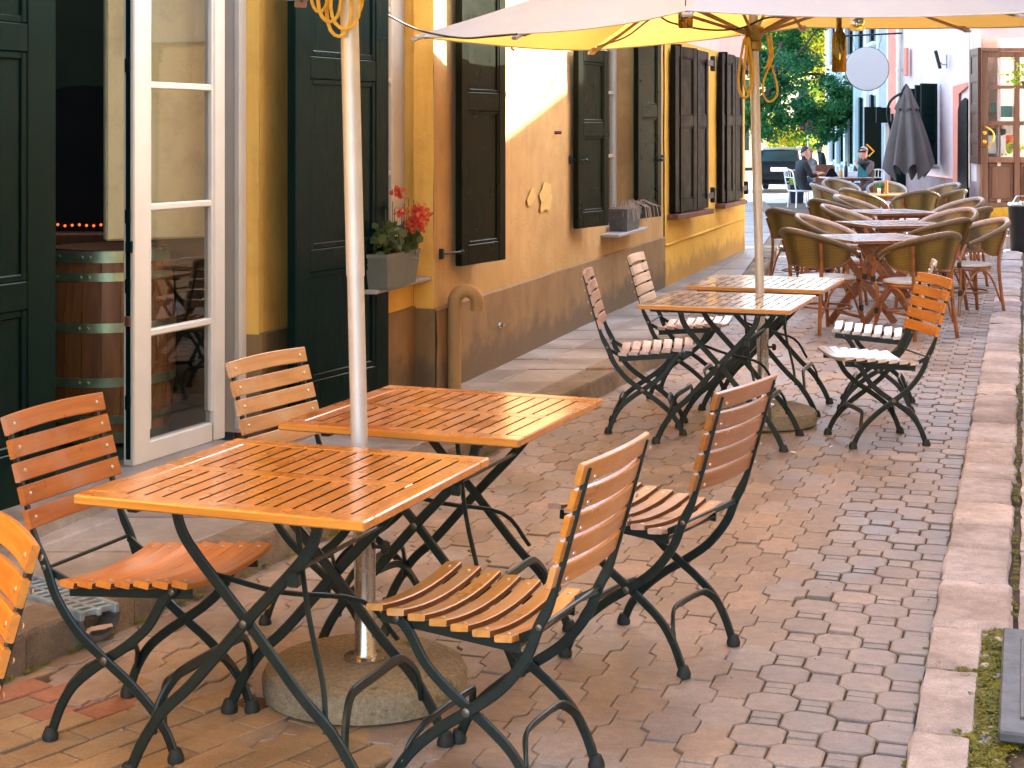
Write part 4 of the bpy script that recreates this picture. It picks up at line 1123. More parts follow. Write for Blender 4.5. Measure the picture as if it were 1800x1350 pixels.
# window with white frame
def window(root, sa, sb, za, zb_, n, vb=(), name='window_frame', mt='whitepaint', fr=.07, glass=True, depth=.05, mull=True):
    ax = (T, N, UP); mb = MB(); sc, zc = (sa+sb)/2, (za+zb_)/2
    for s in (sa+fr/2, sb-fr/2): mb.box(W(s, n, zc), (fr, depth, zb_-za), ax, .006)
    for z in (za+fr/2, zb_-fr/2): mb.box(W(sc, n, z), (sb-sa-2*fr-.001, depth-.003, fr), ax, .006)
    if mull: mb.box(W(sc, n, zc), (.06, depth-.002, zb_-za-2*fr-.001), ax, .006)
    for z in vb: mb.box(W(sc, n, z), (sb-sa-2*fr-.002, depth-.015, .03), ax, .005)
    o = part(mb, name, M[mt], root)
    mb = MB(); mb.box(W(sc, n-.004, zc), (sb-sa-2*fr+.02, .006, zb_-za-2*fr+.02), ax); part(mb, 'pane', M['glass'], root)
    mb = MB(); mb.box(W(sc, n-.35, zc), (sb-sa+.3, .02, zb_-za+.3), ax); part(mb, 'dark_backing', M['interior'], root)  # dark sheet behind the pane standing in for the unlit room
    return o
window(cafe, s_wl, s_j, zsill, 2.75, NW-.10, (1.38, 1.90, 2.3), fr=.20, mull=False)
mb = MB(); mb.box(W(s_j-.42, NW+.0, zsill-.012), (1.0, .22, .022), (T, N, UP), .004); part(mb, 'window_sill', M['sillstone'], cafe)
# flower box with red geraniums
pb = W(s_j-.66, NW+.10, zsill); fb = empty('flower_box', pb); tag(fb, 'grey flower box of red geraniums on the cafe window sill', 'flower box')
mb = MB(); a_, b_, hh = .34, .15, .165
def trough(mb, c, a_, b_, hh, taper=.85, th=.012):
    ring = lambda k, z, i=0: [c+T*(sx*(a_/2-i)*k)+N*(sy*(b_/2-i)*k)+UP*z for sx, sy in ((-1, -1), (1, -1), (1, 1), (-1, 1))]
    mb.ring_sweep([ring(taper, 0), ring(1, hh), ring(1.03, hh), ring(1.03, hh+.018), ring(1, hh+.018, th), ring(taper, .02, th)])
trough(mb, V(), .50, .13, hh); mb.build('planter', M['grey_planter'], fb, 20)
def sprig(mb, p, n_, r, s, mi, flat=.5):
    mb.mi = mi
    for k in range(n_):
        mb.rand(); q = p+V((rnd.gauss(0, r), rnd.gauss(0, r), rnd.gauss(0, r*.7))); nn = V((rnd.gauss(0, 1), rnd.gauss(0, 1), rnd.gauss(0, flat)+.6)).normalized()
        x = nn.orthogonal().normalized(); x = Matrix.Rotation(rnd.uniform(0, 6.3), 3, nn) @ x; y = nn.cross(x); ss = s*rnd.uniform(.6, 1.2)
        mb.add([q-x*ss, q-x*ss*.4+y*ss*.8, q+x*ss*.7+y*ss*.6, q+x*ss, q+x*ss*.5-y*ss*.75, q-x*ss*.5-y*ss*.7], [(0, 1, 2, 3, 4, 5)])
mb = MB()
for k in range(22): sprig(mb, V()+T*rnd.uniform(-.22, .24)+N*rnd.uniform(-.05, .08)+UP*(hh+rnd.uniform(.02, .14)), 9, .03, .026, 0)
mb.build('foliage', M['leaf'], fb, 0, False)
mb = MB()
for k in range(11):
    p = T*rnd.uniform(-.2, .24)+N*rnd.uniform(-.04, .08)+UP*(hh+rnd.uniform(.12, .34))
    if k < 5: p = T*(.10+.05*k)+N*.07+UP*(hh+.14+.05*(k % 3))
    sprig(mb, p, 34, .020, .014, 0, 1)
mb.build('blossom', M['petal'], fb, 0, False)
mb = MB()
for k in range(18):
    p = T*rnd.uniform(-.2, .22)+N*rnd.uniform(-.04, .07); mb.tube([p+UP*hh*.9, p*1.05+UP*(hh+rnd.uniform(.12, .30))], .002, 5)
mb.build('stem', M['leaf'], fb)
# cafe interior
mb = MB(); ax = (T, N, UP)
def SKY_CUT(s0, s1, n0, n1):      # unseen ceiling opening, added to brighten the interior
    return ((s0, SKY[0], n0, n1), (SKY[1], s1, n0, n1), (SKY[0], SKY[1], n0, SKY[2]), (SKY[0], SKY[1], SKY[3], n1))
def room(s0, s1, n0, n1, z0, z1):
    mb.box(W((s0+s1)/2, (n0+n1)/2, z0-.02), (s1-s0, n1-n0, .04), ax)
    for (a0, a1, b0, b1) in SKY_CUT(s0, s1, n0, n1): mb.box(W((a0+a1)/2, (b0+b1)/2, z1+.02), (a1-a0, b1-b0, .04), ax)
    mb.box(W(s0, (n0+n1)/2, (z0+z1)/2), (.04, n1-n0, z1-z0), ax); mb.box(W(s1, (n0+n1)/2, (z0+z1)/2), (.04, n1-n0, z1-z0), ax); mb.box(W((s0+s1)/2, n0, (z0+z1)/2), (s1-s0, .04, z1-z0), ax)
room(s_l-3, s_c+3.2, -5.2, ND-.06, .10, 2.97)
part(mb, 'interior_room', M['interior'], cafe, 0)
pc = PX(190, 435, 8.05); bar_c = V((pc.x, pc.y, .12))
barrel = empty('barrel', bar_c); tag(barrel, 'old oak wine barrel with grey hoops standing inside the cafe door', 'barrel')
def bprof(z, k=1.0):
    t = (z/.93-.5)*2; return (.285+.042*(1-t*t))*k
mb = MB(); n = 22
for k in range(n):
    mb.rand(); a0, a1 = 2*math.pi*k/n+.004, 2*math.pi*(k+1)/n-.004
    zs = [.93*i/14 for i in range(15)]
    vs = []
    for z in zs:
        for a_ in (a0, (a0+a1)/2, a1): r_ = bprof(z)*(1 if a_ not in (a0, a1) else .995); vs.append((r_*math.cos(a_), r_*math.sin(a_), z))
    mb.add(vs, [(3*i+j, 3*i+j+1, 3*i+j+4, 3*i+j+3) for i in range(14) for j in (0, 1)])
mb.lathe([(.29, .93), (.27, .93), (.265, .90), (.002, .90)], (0, 0, 0), 40)
mb.build('staves', M['barrel'], barrel, 50)
for z, w_ in ((.895, .055), (.80, .04), (.56, .045), (.30, .045), (.12, .04), (.03, .05)):
    mb = MB(); r0, r1 = bprof(z-w_/2)+.004, bprof(z+w_/2)+.004
    mb.lathe([(r0-.003, z-w_/2), (r0, z-w_/2), (r1, z+w_/2), (r1-.003, z+w_/2)], (0, 0, 0), 48)
    for a_ in (-1.75, -1.62, -1.05, -2.2): mb.disc((bprof(z)*math.cos(a_)+.004*math.cos(a_), bprof(z)*math.sin(a_)+.004*math.sin(a_), z), (math.cos(a_), math.sin(a_), 0), .009, .006, 8)
    mb.build('hoop', M['hoop'], barrel)
b0 = PX(181, 250, 7.78); b1 = PX(392, 250, 8.1)
mb = MB(); c = (b0+b1)/2; xx = (b1-b0).normalized(); xx.z = 0; mb.box(V((c.x, c.y+.03, 1.96)), ((b1-b0).length, .05, 1.74), (xx, V((-xx.y, xx.x, 0)), UP), .01); part(mb, 'hanging_panel', M['beige'], cafe)
mb = MB()
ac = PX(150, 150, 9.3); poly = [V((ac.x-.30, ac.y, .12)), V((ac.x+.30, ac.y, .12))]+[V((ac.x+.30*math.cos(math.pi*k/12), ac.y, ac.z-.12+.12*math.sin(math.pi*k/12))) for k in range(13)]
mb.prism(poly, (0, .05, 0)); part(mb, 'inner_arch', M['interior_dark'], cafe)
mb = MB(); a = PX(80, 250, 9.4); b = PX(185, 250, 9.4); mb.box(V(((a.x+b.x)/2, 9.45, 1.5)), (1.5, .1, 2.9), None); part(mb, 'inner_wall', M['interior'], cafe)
fl = empty('fairy_lights', PX(140, 396, 9.05)); tag(fl, 'row of tiny red fairy lights glowing inside the dark cafe', 'lights')
mb = MB(); mb.tube([(-.22, 0, 0), (.22, 0, .0)], .003, 6); mb.build('wire', M['cable'], fl)
for k in range(11):
    mb = MB(); mb.ball((-.20+.04*k, -.006, rnd.uniform(-.004, .006)), .0075, 8, 6); mb.build('bulb', M['fairy'], fl)
mb = MB(); c = PX(140, 402, 9.12); mb.box(V((c.x, c.y, c.z-.2)), (.62, .16, .36), None, .01); tag(mb.build('counter', M['barrel']), 'dark wooden counter under the red fairy lights inside', 'counter')

# --- ochre house (main wall)
och = empty('ochre_house', W(s_m, 0, .12)); tag(och, 'weathered ochre house with brown plinth, peeling plaster and dark shutters', 'house')
s_e = WS(1166, 0)
w2a, w2b = WS(1066, 0), WS(1113, 0); w2z = WZ(1085, 404, 0)
w1a, w1b = WS(771, 0), WS(803, 0)
mb = MB(); wallgrid(mb, s_m, s_e, .1, HZ, 0, [(w2a, w2b, w2z, 2.75, .22)], .2, .010)
part(mb, 'wall', M['ochre'], och)
bodyroof(och, s_m+.05, s_e, 0)
mb = MB(); wallgrid(mb, s_m, s_e, .09, .595, .020, (), .2, .008)
mb.grid(lambda a_, b_: W(s_m+(s_e-s_m)*a_, .020-.024*b_+.006*noise.noise(V((a_*16, 0, 0))), .595+.014*b_+.006*noise.noise(V((a_*11, 5, 0)))), 50, 1)
part(mb, 'plinth', M['plinth'], och)
window(och, w2a, w2b, w2z, 2.75, -.17, (1.4, 1.95))
mb = MB(); mb.box(W((w2a+w2b)/2-.15, .03, w2z-.014), (w2b-w2a+.1, .24, .026), (T, N, UP), .004); part(mb, 'window_sill', M['sillstone'], och)
def shutter(root, u1, n1, u2, L, vb, vt, mt='shutter', rails=None, th=.045):
    p = W(WS(u1, n1), n1); q = solve_leaf(p, u2, L); z0 = H-(vb-YH)*p.y/F; z1 = min(2.9, H-(vt-YH)*p.y/F)
    mb = MB(); leafpanel(mb, p, q, z0, z1, th, rails or [z0+(z1-z0)*.55], .085, .10, .12, .02)
    return part(mb, 'shutter', M[mt], root), p, q, z0, z1
def strap(root, p, q, mt='steel_green', w=.02):
    mb = MB(); mb.bar([p, q], (0, 0, 1), w, .012, .2); mb.ball(q, .016, 8, 6); mb.box(p, (.03, .03, .06), (T, N, UP), .004); return part(mb, 'shutter_hook', M[mt], root)
_, p, q, z0, z1 = shutter(och, 806, .05, 884, .56, 468, -60)
strap(och, W(WS(776, .01), .01, z0+.085), p+UP*(z0+.085)+N*.02)
_, p, q, z0, z1 = shutter(och, 1012, .05, 1066, .52, 402, 84)
strap(och, W(WS(1002, .01), .01, WZ(1002, 281, 0)), p.lerp(q, .12)+UP*(WZ(1012, 281, 0))+N*.05)
_, p, q, z0, z1 = shutter(och, 1118, .05, 1158, .52, 385, 40)
strap(och, W(WS(1164, .01), .01, WZ(1160, 278, 0)), q.lerp(p, .1)+UP*(WZ(1158, 278, 0))+N*.04)
# vent pipe with a gooseneck
s0 = WS(797, .05); zt = H-(533-YH)*W(s0, .05).y/F; o_ = (N*.9+T*.45).normalized()
pts = [W(s0, .055, .12), W(s0, .055, .5), W(s0, .055, zt)]
for k in range(1, 11): a_ = math.pi*k/10; pts.append(W(s0, .055, zt)+o_*(.068*(1-math.cos(a_)))+UP*(.072*math.sin(a_)))
pts.append(pts[-1]-UP*.045)
mb = MB(); mb.tube(pts, [.040]*len(pts), 16); mb.tube([W(s0, .055, zt-.22), W(s0, .055, zt-.19)], .043, 16)
part(mb, 'vent_pipe', M['pipe_paint'], och)
mb = MB(); mb.tube([W(WS(878, .02), .02, WZ(878, 569, 0)), W(WS(878, .02), .05, WZ(878, 569, 0))], .013, 10); mb.lathe([(.022, 0), (.020, .008), (.006, .01)], W(WS(878, .02), .02, WZ(878, 569, 0)), 12, (T, UP, N)); part(mb, 'tap', M['chrome'], och)
mb = MB(); mb.tube([W(WS(975, .0), 0, WZ(975, 233, 0)), W(WS(975, 0), .05, WZ(975, 233, 0))], .012, 8); part(mb, 'peg', M['rust'], och)
# patches where the paint has flaked off
for (cx, cy, rx, ry) in ((959, 348, 11, 26), (934, 346, 7, 15), (905, 80, 4, 8)):
    mb = MB(); c = []
    for k in range(30):
        a_ = 2*math.pi*k/30; rr = 1+.55*noise.noise(V((math.cos(a_)*1.2, math.sin(a_)*1.2, cx)))+.07*rnd.uniform(-1, 1); u, v_ = cx+rx*rr*math.cos(a_)-.25*ry*rr*math.sin(a_)*.5, cy+ry*rr*math.sin(a_)
        c.append(W(WS(u, .011), .011, WZ(u, v_, .011)))
    mb.prism(c, N*.003); part(mb, 'bare_patch', M['peel'], och)
mb = MB()
def curl(u, v_, w_, h_):
    p = W(WS(u, .012), .012, WZ(u, v_, .012)); mb.add([p, p+T*w_+UP*h_*.3, p+T*w_*.6-UP*h_+N*.03, p-UP*h_*.6+N*.02], [(0, 1, 2, 3)])

mb = MB(); mb.tube([W(WS(952, .02), .02, WZ(952, 185, 0)), W(WS(985, .02), .02, WZ(985, 133, 0))], .003, 5); part(mb, 'wall_wire', M['cable'], och)
# planter with dried stalks on the second sill
pb = W((w2a+w2b)/2-.10, .06, w2z); fb = empty('flower_box', pb); tag(fb, 'dark planter of dried stalks on the ochre house window sill', 'flower box')
mb = MB(); trough(mb, V(), .55, .17, .17); mb.build('planter', M['iron'], fb, 20)
mb = MB()
for k in range(60):
    p = T*rnd.uniform(-.24, .24)+N*rnd.uniform(-.05, .07)+UP*.16; d_ = V((rnd.gauss(0, .6), rnd.gauss(0, .6), 0))+N*.4
    l = rnd.uniform(.05, .14); mb.tube([p, p+UP*l*.7+d_*l*.5, p+UP*l*.3+d_*l*1.2, p-UP*l*.6+d_*l*1.3], .0022, 4)
mb.build('dried_stalks', M['dry'], fb)

# --- golden house with closed shutters
gol = empty('golden_house', W(s_e, 0, .1)); tag(gol, 'golden yellow house end with closed brown black shutters and pink upper wall', 'house')
s_g = WS(1309, .012)
mb = MB(); wallgrid(mb, s_e+.002, s_g, .05, 2.52, .012, (), .25, .008)
mb.grid(lambda a_, b_: W(s_g-.3*(1-a_)*0, .012-6*a_, .05+2.47*b_), 8, 6)
mb.grid(lambda a_, b_: W(s_e+(s_g-s_e)*a_, .012+.022*math.sin(math.pi*b_), .50+.03*b_+.006*noise.noise(V((a_*9, 2, 0)))), 40, 4)
part(mb, 'wall', M['golden'], gol)
mb = MB(); wallgrid(mb, s_e+.002, s_g, 2.52, HZ, .012, (), .4, .008); mb.grid(lambda a_, b_: W(s_g, .012-6*a_, 2.52+(HZ-2.52)*b_), 4, 4); part(mb, 'upper_wall', M['pink'], gol)
bodyroof(gol, s_e+.05, s_g-.04, 0)
for (u0, u1, u2, vt, vb) in ((1183, 1222, 1241, 80, 374), (1266, 1288, 1303, 93, 356)):
    p = W(WS(u0, .06), .06); q = solve_leaf(p, u1, .62); z0 = H-(vb-YH)*p.y/F; z1 = H-(vt-YH)*p.y/F
    r_ = solve_leaf(q, u2, .62)
    mb = MB(); leafpanel(mb, p, q, z0, z1, .05, [z0+(z1-z0)*.55], .10, .10, .12, .02); part(mb, 'shutter', M['brownshutter'], gol)
    mb = MB(); leafpanel(mb, q+T*.03, r_, z0, z1-.01, .05, [z0+(z1-z0)*.55], .10, .10, .12, .02); part(mb, 'shutter', M['brownshutter'], gol)
    mb = MB(); mb.box(W(WS(u0, .03)+.0, .05, (z0+z1)/2), (.05, .13, z1-z0+.04), (T, N, UP), .004); part(mb, 'shutter_box', M['brownshutter'], gol)
    mb = MB(); mb.box((p+r_)/2*1+UP*(z0-.04)-N*.04, ((r_-p).length+.1, .22, .05), ((r_-p).normalized(), V(((r_-p).normalized().y, -(r_-p).normalized().x, 0)), UP), .006); part(mb, 'window_sill', M['rust'], gol)
    for z in (z0+.12, z1-.12):
        mb = MB(); dd = (r_-q).normalized(); yy = V((dd.y, -dd.x, 0)); mb.box(r_+UP*z+yy*.035+dd*.02, (.36, .02, .06), (dd, yy, UP), .004); mb.box(r_+UP*z+dd*.22+yy*.03, (.07, .05, .16), (dd, yy, UP), .008)
        part(mb, 'hinge', M['blackmetal'], gol)
X3 = (V((1, 0, 0)), V((0, 1, 0)), V((0, 0, 1)))
def px(u, v, d): return PX(u, v, d)
# ---------------------------------------------------------------- pink house on the right with the glazed brown door
pk = empty('pink_house', (6.95, 24, 0)); tag(pk, 'pale pink house with mauve plinth and glazed brown door at the right', 'house')
fa, fb_ = V((6.92, 24.0, 0)), V((7.16, 30.6, 0))
wd = (fb_-fa).normalized(); wn = V((-wd.y, wd.x, 0))
PKH = 8.5
mb = MB()
for (z0, z1, off) in ((.86, PKH, 0), (-.1, .86, .03)):
    mb.mi = 0 if z0 > 0 else 1
    mb.grid(lambda a, b: fa+wn*off+wd*((fb_-fa).length*a)+UP*(z0+(z1-z0)*b), 16, 10)
mb.mi = 0
mb.grid(lambda a, b: fa+V((0, 0, 0))+V((8*a, 0, 0))+UP*(2.98+(PKH-2.98)*b), 10, 8)
part(mb, 'wall', [M['pinkwhite'], M['mauve']], pk)
mb = MB(); mb.box((11, 27.4, PKH+.1), (9, 7.4, .2)); part(mb, 'roof', M['roof'], pk, 0)
mb = MB(); mb.box(fb_+V((3, .0, PKH/2)), (6, .1, PKH)); part(mb, 'end_wall', M['coral'], pk, 0)
# door wall facing us, set in the frontal part
def fr(u, v, d=24.0): return PX(u, v, d)
dz0 = fr(0, 386).z
def fbox(mb, u0, u1, v0, v1, d, th, bev=.006):
    a, b = fr(u0, v1, d), fr(u1, v0, d); mb.box(((a.x+b.x)/2, d+th/2, (a.z+b.z)/2), (b.x-a.x, th, b.z-a.z), None, bev)
mb = MB(); fbox(mb, 1722, 1727, 88, 388, 23.98, .16); fbox(mb, 1727.2, 1862, 84, 90, 23.981, .16); fbox(mb, 1857, 1863, 90.2, 388, 23.98, .16); part(mb, 'door_frame', M['oakdoor'], pk)
mb = MB()
mb.rand(); fbox(mb, 1727.3, 1737, 91, 364.5, 24.02, .08); fbox(mb, 1783, 1793, 91, 364.5, 24.02, .08); fbox(mb, 1840, 1849, 91, 364.5, 24.02, .08)
for (v0, v1) in ((91, 100.5), (150, 156), (213, 220.5), (276, 286), (356, 364.5)):
    mb.rand(); fbox(mb, 1737.1, 1782.9, v0, v1, 24.022, .076); fbox(mb, 1793.1, 1839.9, v0, v1, 24.022, .076)
for (u0, u1) in ((1738, 1782), (1794, 1839)):
    fbox(mb, u0, u1, 286, 356, 24.06, .03, .02); fbox(mb, u0+5, u1-5, 292, 350, 24.035, .03, .022)
fbox(mb, 1737.3, 1848, 277, 364, 24.075, .015, 0)
dl = part(mb, 'door', M['oakdoor'], pk)
mb = MB()
for (u0, u1) in ((1737, 1783), (1793, 1840)):
    for (v0, v1) in ((100, 150.5), (156, 213), (220, 276.5)): fbox(mb, u0, u1, v0, v1, 24.05, .01, 0)
part(mb, 'pane', M['glass'], pk, 0)
mb = MB(); fbox(mb, 1725, 1782, 365, 385, 24.0, .02, .004); fbox(mb, 1784, 1849, 365, 385, 24.0, .02, .004); part(mb, 'kick_plate', M['brass'], pk)
mb = MB(); hp = [fr(1728, 222, 23.98), fr(1735, 224, 23.93), fr(1744, 231, 23.90), fr(1747, 240, 23.90), fr(1744, 250, 23.90), fr(1736, 257, 23.93), fr(1729, 259, 23.98)]
mb.tube(smoothpath(hp, 4), .014, 8)
for v in (233.5, 249): mb.lathe([(.03, 0), (.028, .012), (.012, .02)], fr(1730.5, v, 24.015), 14, (V((1, 0, 0)), V((0, 0, 1)), V((0, -1, 0))))
part(mb, 'door_handle', M['brass'], pk)
mb = MB(); mb.box((9.4, 26, 1.6), (4.4, .1, 3.3)); mb.box((7.2, 25.0, 1.6), (.05, 1.9, 3.3)); part(mb, 'inner_wall', M['pinkwhite'], pk, 0)
for (cx_, cz, w, h_, mt) in ((1750, 190, 9, 9, 'teal'), (1768, 196, 12, 10, 'teal'), (1752, 248, 16, 22, 'napkin'), (1772, 228, 9, 9, 'napkin'), (1752, 200, 5, 2, 'mauve'), (1750, 228, 14, 10, 'coral')):
    mb = MB(); fbox(mb, cx_-w, cx_+w, cz-h_, cz+h_, 24.12, .006, 0); part(mb, 'window_sticker' if w < 14 else 'inner_poster', M[mt], pk, 0)
# inner plant seen through the pane
mb = MB(); sprig(mb, fr(1773, 258, 24.5), 90, .10, .05, 0); sprig(mb, fr(1773, 243, 24.5), 50, .08, .045, 1); part(mb, 'inner_plant', [M['leaf_lime'], M['petal']], pk, 0)
# steps
for k, (z, y) in enumerate(((.10, 23.0), (.20, 23.33), (.30, 23.66))):
    mb = MB(); mb.box((8.1, (y+24.0)/2, z-.055), (2.5, 24.0-y, .11), None, .012); part(mb, 'step', M['slab'], pk)
# brown door-side shutter, arched doorway, white rain pipe
mb = MB(); d = 24.1; a = fr(1704, 288, 23.95); b = fr(1722, 84, 23.95)
leafpanel(mb, V((fr(1703.5, 0, 24.6).x, 24.5, 0)), V((fr(1722, 0, 23.9).x, 23.9, 0)), a.z, b.z, .05, [1.5, 1.95, 2.4], .09, .1, .1, .02); part(mb, 'shutter', M['redbrown'], pk)
def onwall(u, v, off=0.0):
    k = (u-CX)/F; p0 = fa+wn*off; s = (k*p0.y-p0.x)/(wd.x-k*wd.y); q = p0+wd*s; return V((q.x, q.y, H-(v-YH)*q.y/F))
mb = MB(); 
poly = [onwall(1686, 348, .035), onwall(1703, 348, .035), onwall(1703, 176, .035), onwall(1699, 172, .035), onwall(1692, 178, .035), onwall(1687, 192, .035)]
mb.prism(poly, wn*.03); part(mb, 'arched_door', M['brownshutter'], pk, 0)
mb = MB(); poly = [onwall(1676, 326, .034), onwall(1686, 326, .034), onwall(1686, 165, .034), onwall(1704, 150, .034), onwall(1704, 144, .034), onwall(1676, 152, .034)]; mb.prism(poly, wn*.012); part(mb, 'door_surround', M['coral'], pk, 0)
mb = MB(); q = onwall(1704, 330, .05); mb.tube([q, V((q.x, q.y, 3.3))], .012, 8); part(mb, 'pipe', M['whitepaint'], pk)
mb = MB(); q = onwall(1580, 300, .07); mb.tube([V((q.x, q.y, 0)), V((q.x, q.y, 6.2))], .05, 12)
for z in (1.4, 2.7, 3.3): mb.tube([V((q.x, q.y, z)), V((q.x, q.y, z+.05))], .06, 12)
part(mb, 'rain_pipe', M['whitepaint'], pk)
mb = MB(); a, b = onwall(1562, 300, .02), onwall(1577, 300, .02); mb.prism([V((a.x, a.y, .3)), V((b.x, b.y, .3)), V((b.x, b.y, 6.2)), V((a.x, a.y, 6.2))], wn*.01); part(mb, 'coral_band', M['coral'], pk, 0)
for (u0, u1, vt, vb) in ((1636, 1646, 150, 292), (1646.5, 1656, 147, 289), (1609, 1615, 164, 230), (1616, 1624, 156, 280)):
    p, q = onwall(u0, 250, .05), onwall(u1, 250, .05); p.z = q.z = 0; q = p+(q-p).normalized()*min(.6, (q-p).length)
    e = onwall(u0, vb, .05).z; g = onwall(u0, vt, .05).z
    p2_ = p+wn*.0; q2 = p+wn*.30+(q-p)*.5
    mb = MB(); leafpanel(mb, q2, p2_, e, g, .04, [e+(g-e)*.33, e+(g-e)*.66], .05, .06, .06, .012); part(mb, 'shutter', M['greenpaint'], pk)
mb = MB(); a, b = onwall(1628, 294, .06), onwall(1645, 293, .06); mb.box(((a+b)/2), ((b-a).length, .16, .04), (wd, wn, UP), .004); part(mb, 'window_sill', M['sillstone'], pk)
mb = MB(); q = onwall(1590, 118, .08); q2 = onwall(1596, 100, .08); mb.box((q+q2)/2, (.2, .05, .5), (wd, wn, UP), .006); part(mb, 'niche', M['coral'], pk)
fl_ = empty('flood_lamp', onwall(1664, 108, .05)); tag(fl_, 'small black floodlight on a bracket on the pale pink wall', 'lamp')
mb = MB(); mb.box(wn*.14+UP*.03, (.05, .05, .30), (wd, (wn*.97-UP*.25).normalized(), (UP*.97+wn*.25).normalized()), .008); mb.build('lamp_head', M['blackmetal'], fl_)
mb = MB(); mb.tube([wn*0+UP*-.05, wn*.06+UP*-.05, wn*.13+UP*0], .012, 8); mb.box(wn*.0, (.04, .02, .22), (wd, wn, UP), .004); mb.build('bracket', M['galv'], fl_)
# round blank sign hanging from an iron rod
sg = empty('round_sign', PX(1524, 121, 29)); tag(sg, 'blank round white sign hanging from a black rod above the far tables', 'sign')
mb = MB(); rr = 38*29/F; mb.lathe([(.002, -.02), (rr-.01, -.02), (rr, -.012), (rr, .012), (rr-.01, .02), (.002, .02)], (0, 0, 0), 48, (V((1, 0, 0)), V((0, 0, 1)), V((0, -1, 0)))); mb.build('sign_disc', M['signwhite'], sg)
mb = MB(); mb.tube([(rr*math.cos(2*math.pi*k/48), 0, rr*math.sin(2*math.pi*k/48)) for k in range(48)], .012, 6, True); mb.build('sign_rim', M['blackmetal'], sg)
mb = MB(); top = PX(1524, 63, 29).z-sg.location.z; mb.tube([(-.34, 0, top), (.64, .05, top+.05)], .016, 8); mb.tube([(-.34, 0, top), (-.62, -.03, top-.02)], .016, 8)
for s in (-1, 1): mb.tube([(s*.20, 0, rr*.82), (s*.26, 0, top)], .005, 5)
mb.build('hanger', M['blackmetal'], sg)
# closed grey cantilever parasol
gu = empty('grey_parasol', (PX(1568, 0, 26.6).x, 26.6, 0)); tag(gu, 'closed grey cantilever parasol with black mast before the pink house', 'umbrella')
L_ = lambda u, v, d=26.3: PX(u, v, d)-gu.location
mb = MB(); mb.tube([(0, 0, 0), (0, 0, .9), L_(1568, 200, 26.6)], .028, 10); mb.tube(smoothpath([L_(1568, 235, 26.6), L_(1560, 200, 26.5), L_(1565, 178, 26.4), L_(1580, 166, 26.3), L_(1588, 164, 26.3)], 5), .022, 8)
mb.tube(smoothpath([L_(1580, 205, 26.3), L_(1582, 180, 26.3), L_(1586, 160, 26.3), L_(1594, 148, 26.3)], 5), .02, 8); mb.box(L_(1568, 225, 26.6), (.09, .09, .22), None, .01); mb.lathe([(.35, 0), (.35, .05), (.03, .07)], (0, 0, 0), 20); mb.build('mast', M['blackmetal'], gu)
mb = MB(); tp = L_(1594, 150); zt, zb = tp.z, L_(1594, 296).z; n = 16
def clothpt(a, b):
    th = 2*math.pi*a; r_ = .06+.30*b**.75+.02*math.sin(3*th); fold = 1+.26*math.cos(8*th)*min(1, b*1.6)
    z = zt-.05-(zt-zb)*b+(.10*math.cos(8*th)+.05*math.sin(3*th+1))*b*b
    return V((tp.x+r_*fold*math.cos(th)*.95+.03*b, tp.y+r_*fold*math.sin(th)*.8, z))
mb.grid(clothpt, 96, 18); mb.grid(lambda a, b: V((tp.x+(.02+.16*b)*(1+.15*math.cos(8*2*math.pi*a))*math.cos(2*math.pi*a), tp.y+(.02+.16*b)*(1+.15*math.cos(16*math.pi*a))*math.sin(2*math.pi*a), zt-.40*b+.03*math.cos(16*math.pi*a)*b)), 96, 6); mb.build('folded_canopy', M['umb_grey'], gu, 60, False)
# black boards in front of the far wall
bd = empty('menu_board', PX(1548, 300, 30.8)*1); bd.location.z = 0; tag(bd, 'tall blank black board standing behind the bearded man', 'board')
mb = MB()
def bbox(u0, u1, v0, v1, d, th): a, b = PX(u0, v1, d)-bd.location, PX(u1, v0, d)-bd.location; mb.box((a+b)/2, (b.x-a.x, th, b.z-a.z), None, .006)
bbox(1519, 1549, 188, 318, 33.0, .05); mb.build('board_panel', M['greenpaint'], bd)
mb = MB(); bbox(1540, 1571, 189, 216, 30.7, .04); mb.build('top_panel', M['greenpaint'], bd)
mb = MB(); bbox(1555, 1560, 217, 345, 30.8, .05); bbox(1519, 1523, 318.3, 360, 33.0, .05); bbox(1545, 1549, 318.3, 360, 33.0, .05); mb.build('leg', M['blue_plaster'], bd)
mb = MB(); bbox(1570, 1600, 285, 352, 29.5, .5); tag(mb.build('service_cabinet', M['greenpaint']), 'low black cabinet below the closed grey parasol', 'cabinet')
bpy.data.objects['service_cabinet'].location = bd.location
# bin, weights, post near the door
bn = empty('litter_bin', (PX(1792, 0, 21.4).x, 21.4, 0)); tag(bn, 'black litter bin at the right edge in front of the door steps', 'bin')
mb = MB(); mb.lathe([(.105, 0), (.115, .02), (.145, .62), (.15, .64), (.13, .64), (.125, .60)], (0, 0, 0), 20); mb.build('body', M['blackmetal'], bn)
mb = MB(); mb.lathe([(.152, .63), (.156, .65), (.14, .68), (.002, .70)], (0, 0, 0), 20); mb.tube([(-.1, -.05, .68), (-.05, -.05, .76), (.05, -.05, .76), (.1, -.05, .68)], .01, 6); mb.build('lid', M['chrome'], bn)
bw = empty('parasol_weight', G(1776, 440)); tag(bw, 'grey concrete block with ring bolts beside the litter bin', 'weight')
mb = MB(); mb.box((0, 0, .10), (.17, .22, .20), None, .012); mb.build('block', M['sillstone'], bw)
for s in (-.04, .05):
    mb = MB(); mb.tube([(s, -.05, .2), (s, -.05, .26)], .006, 6); mb.tube([(s+.025*math.cos(2*math.pi*k/12), -.05, .285+.025*math.sin(2*math.pi*k/12)) for k in range(12)], .006, 6, True); mb.build('ring_bolt', M['blackmetal'], bw)
pst = empty('thin_post', G(1752, 433)); tag(pst, 'thin black steel post beside the door steps', 'post')
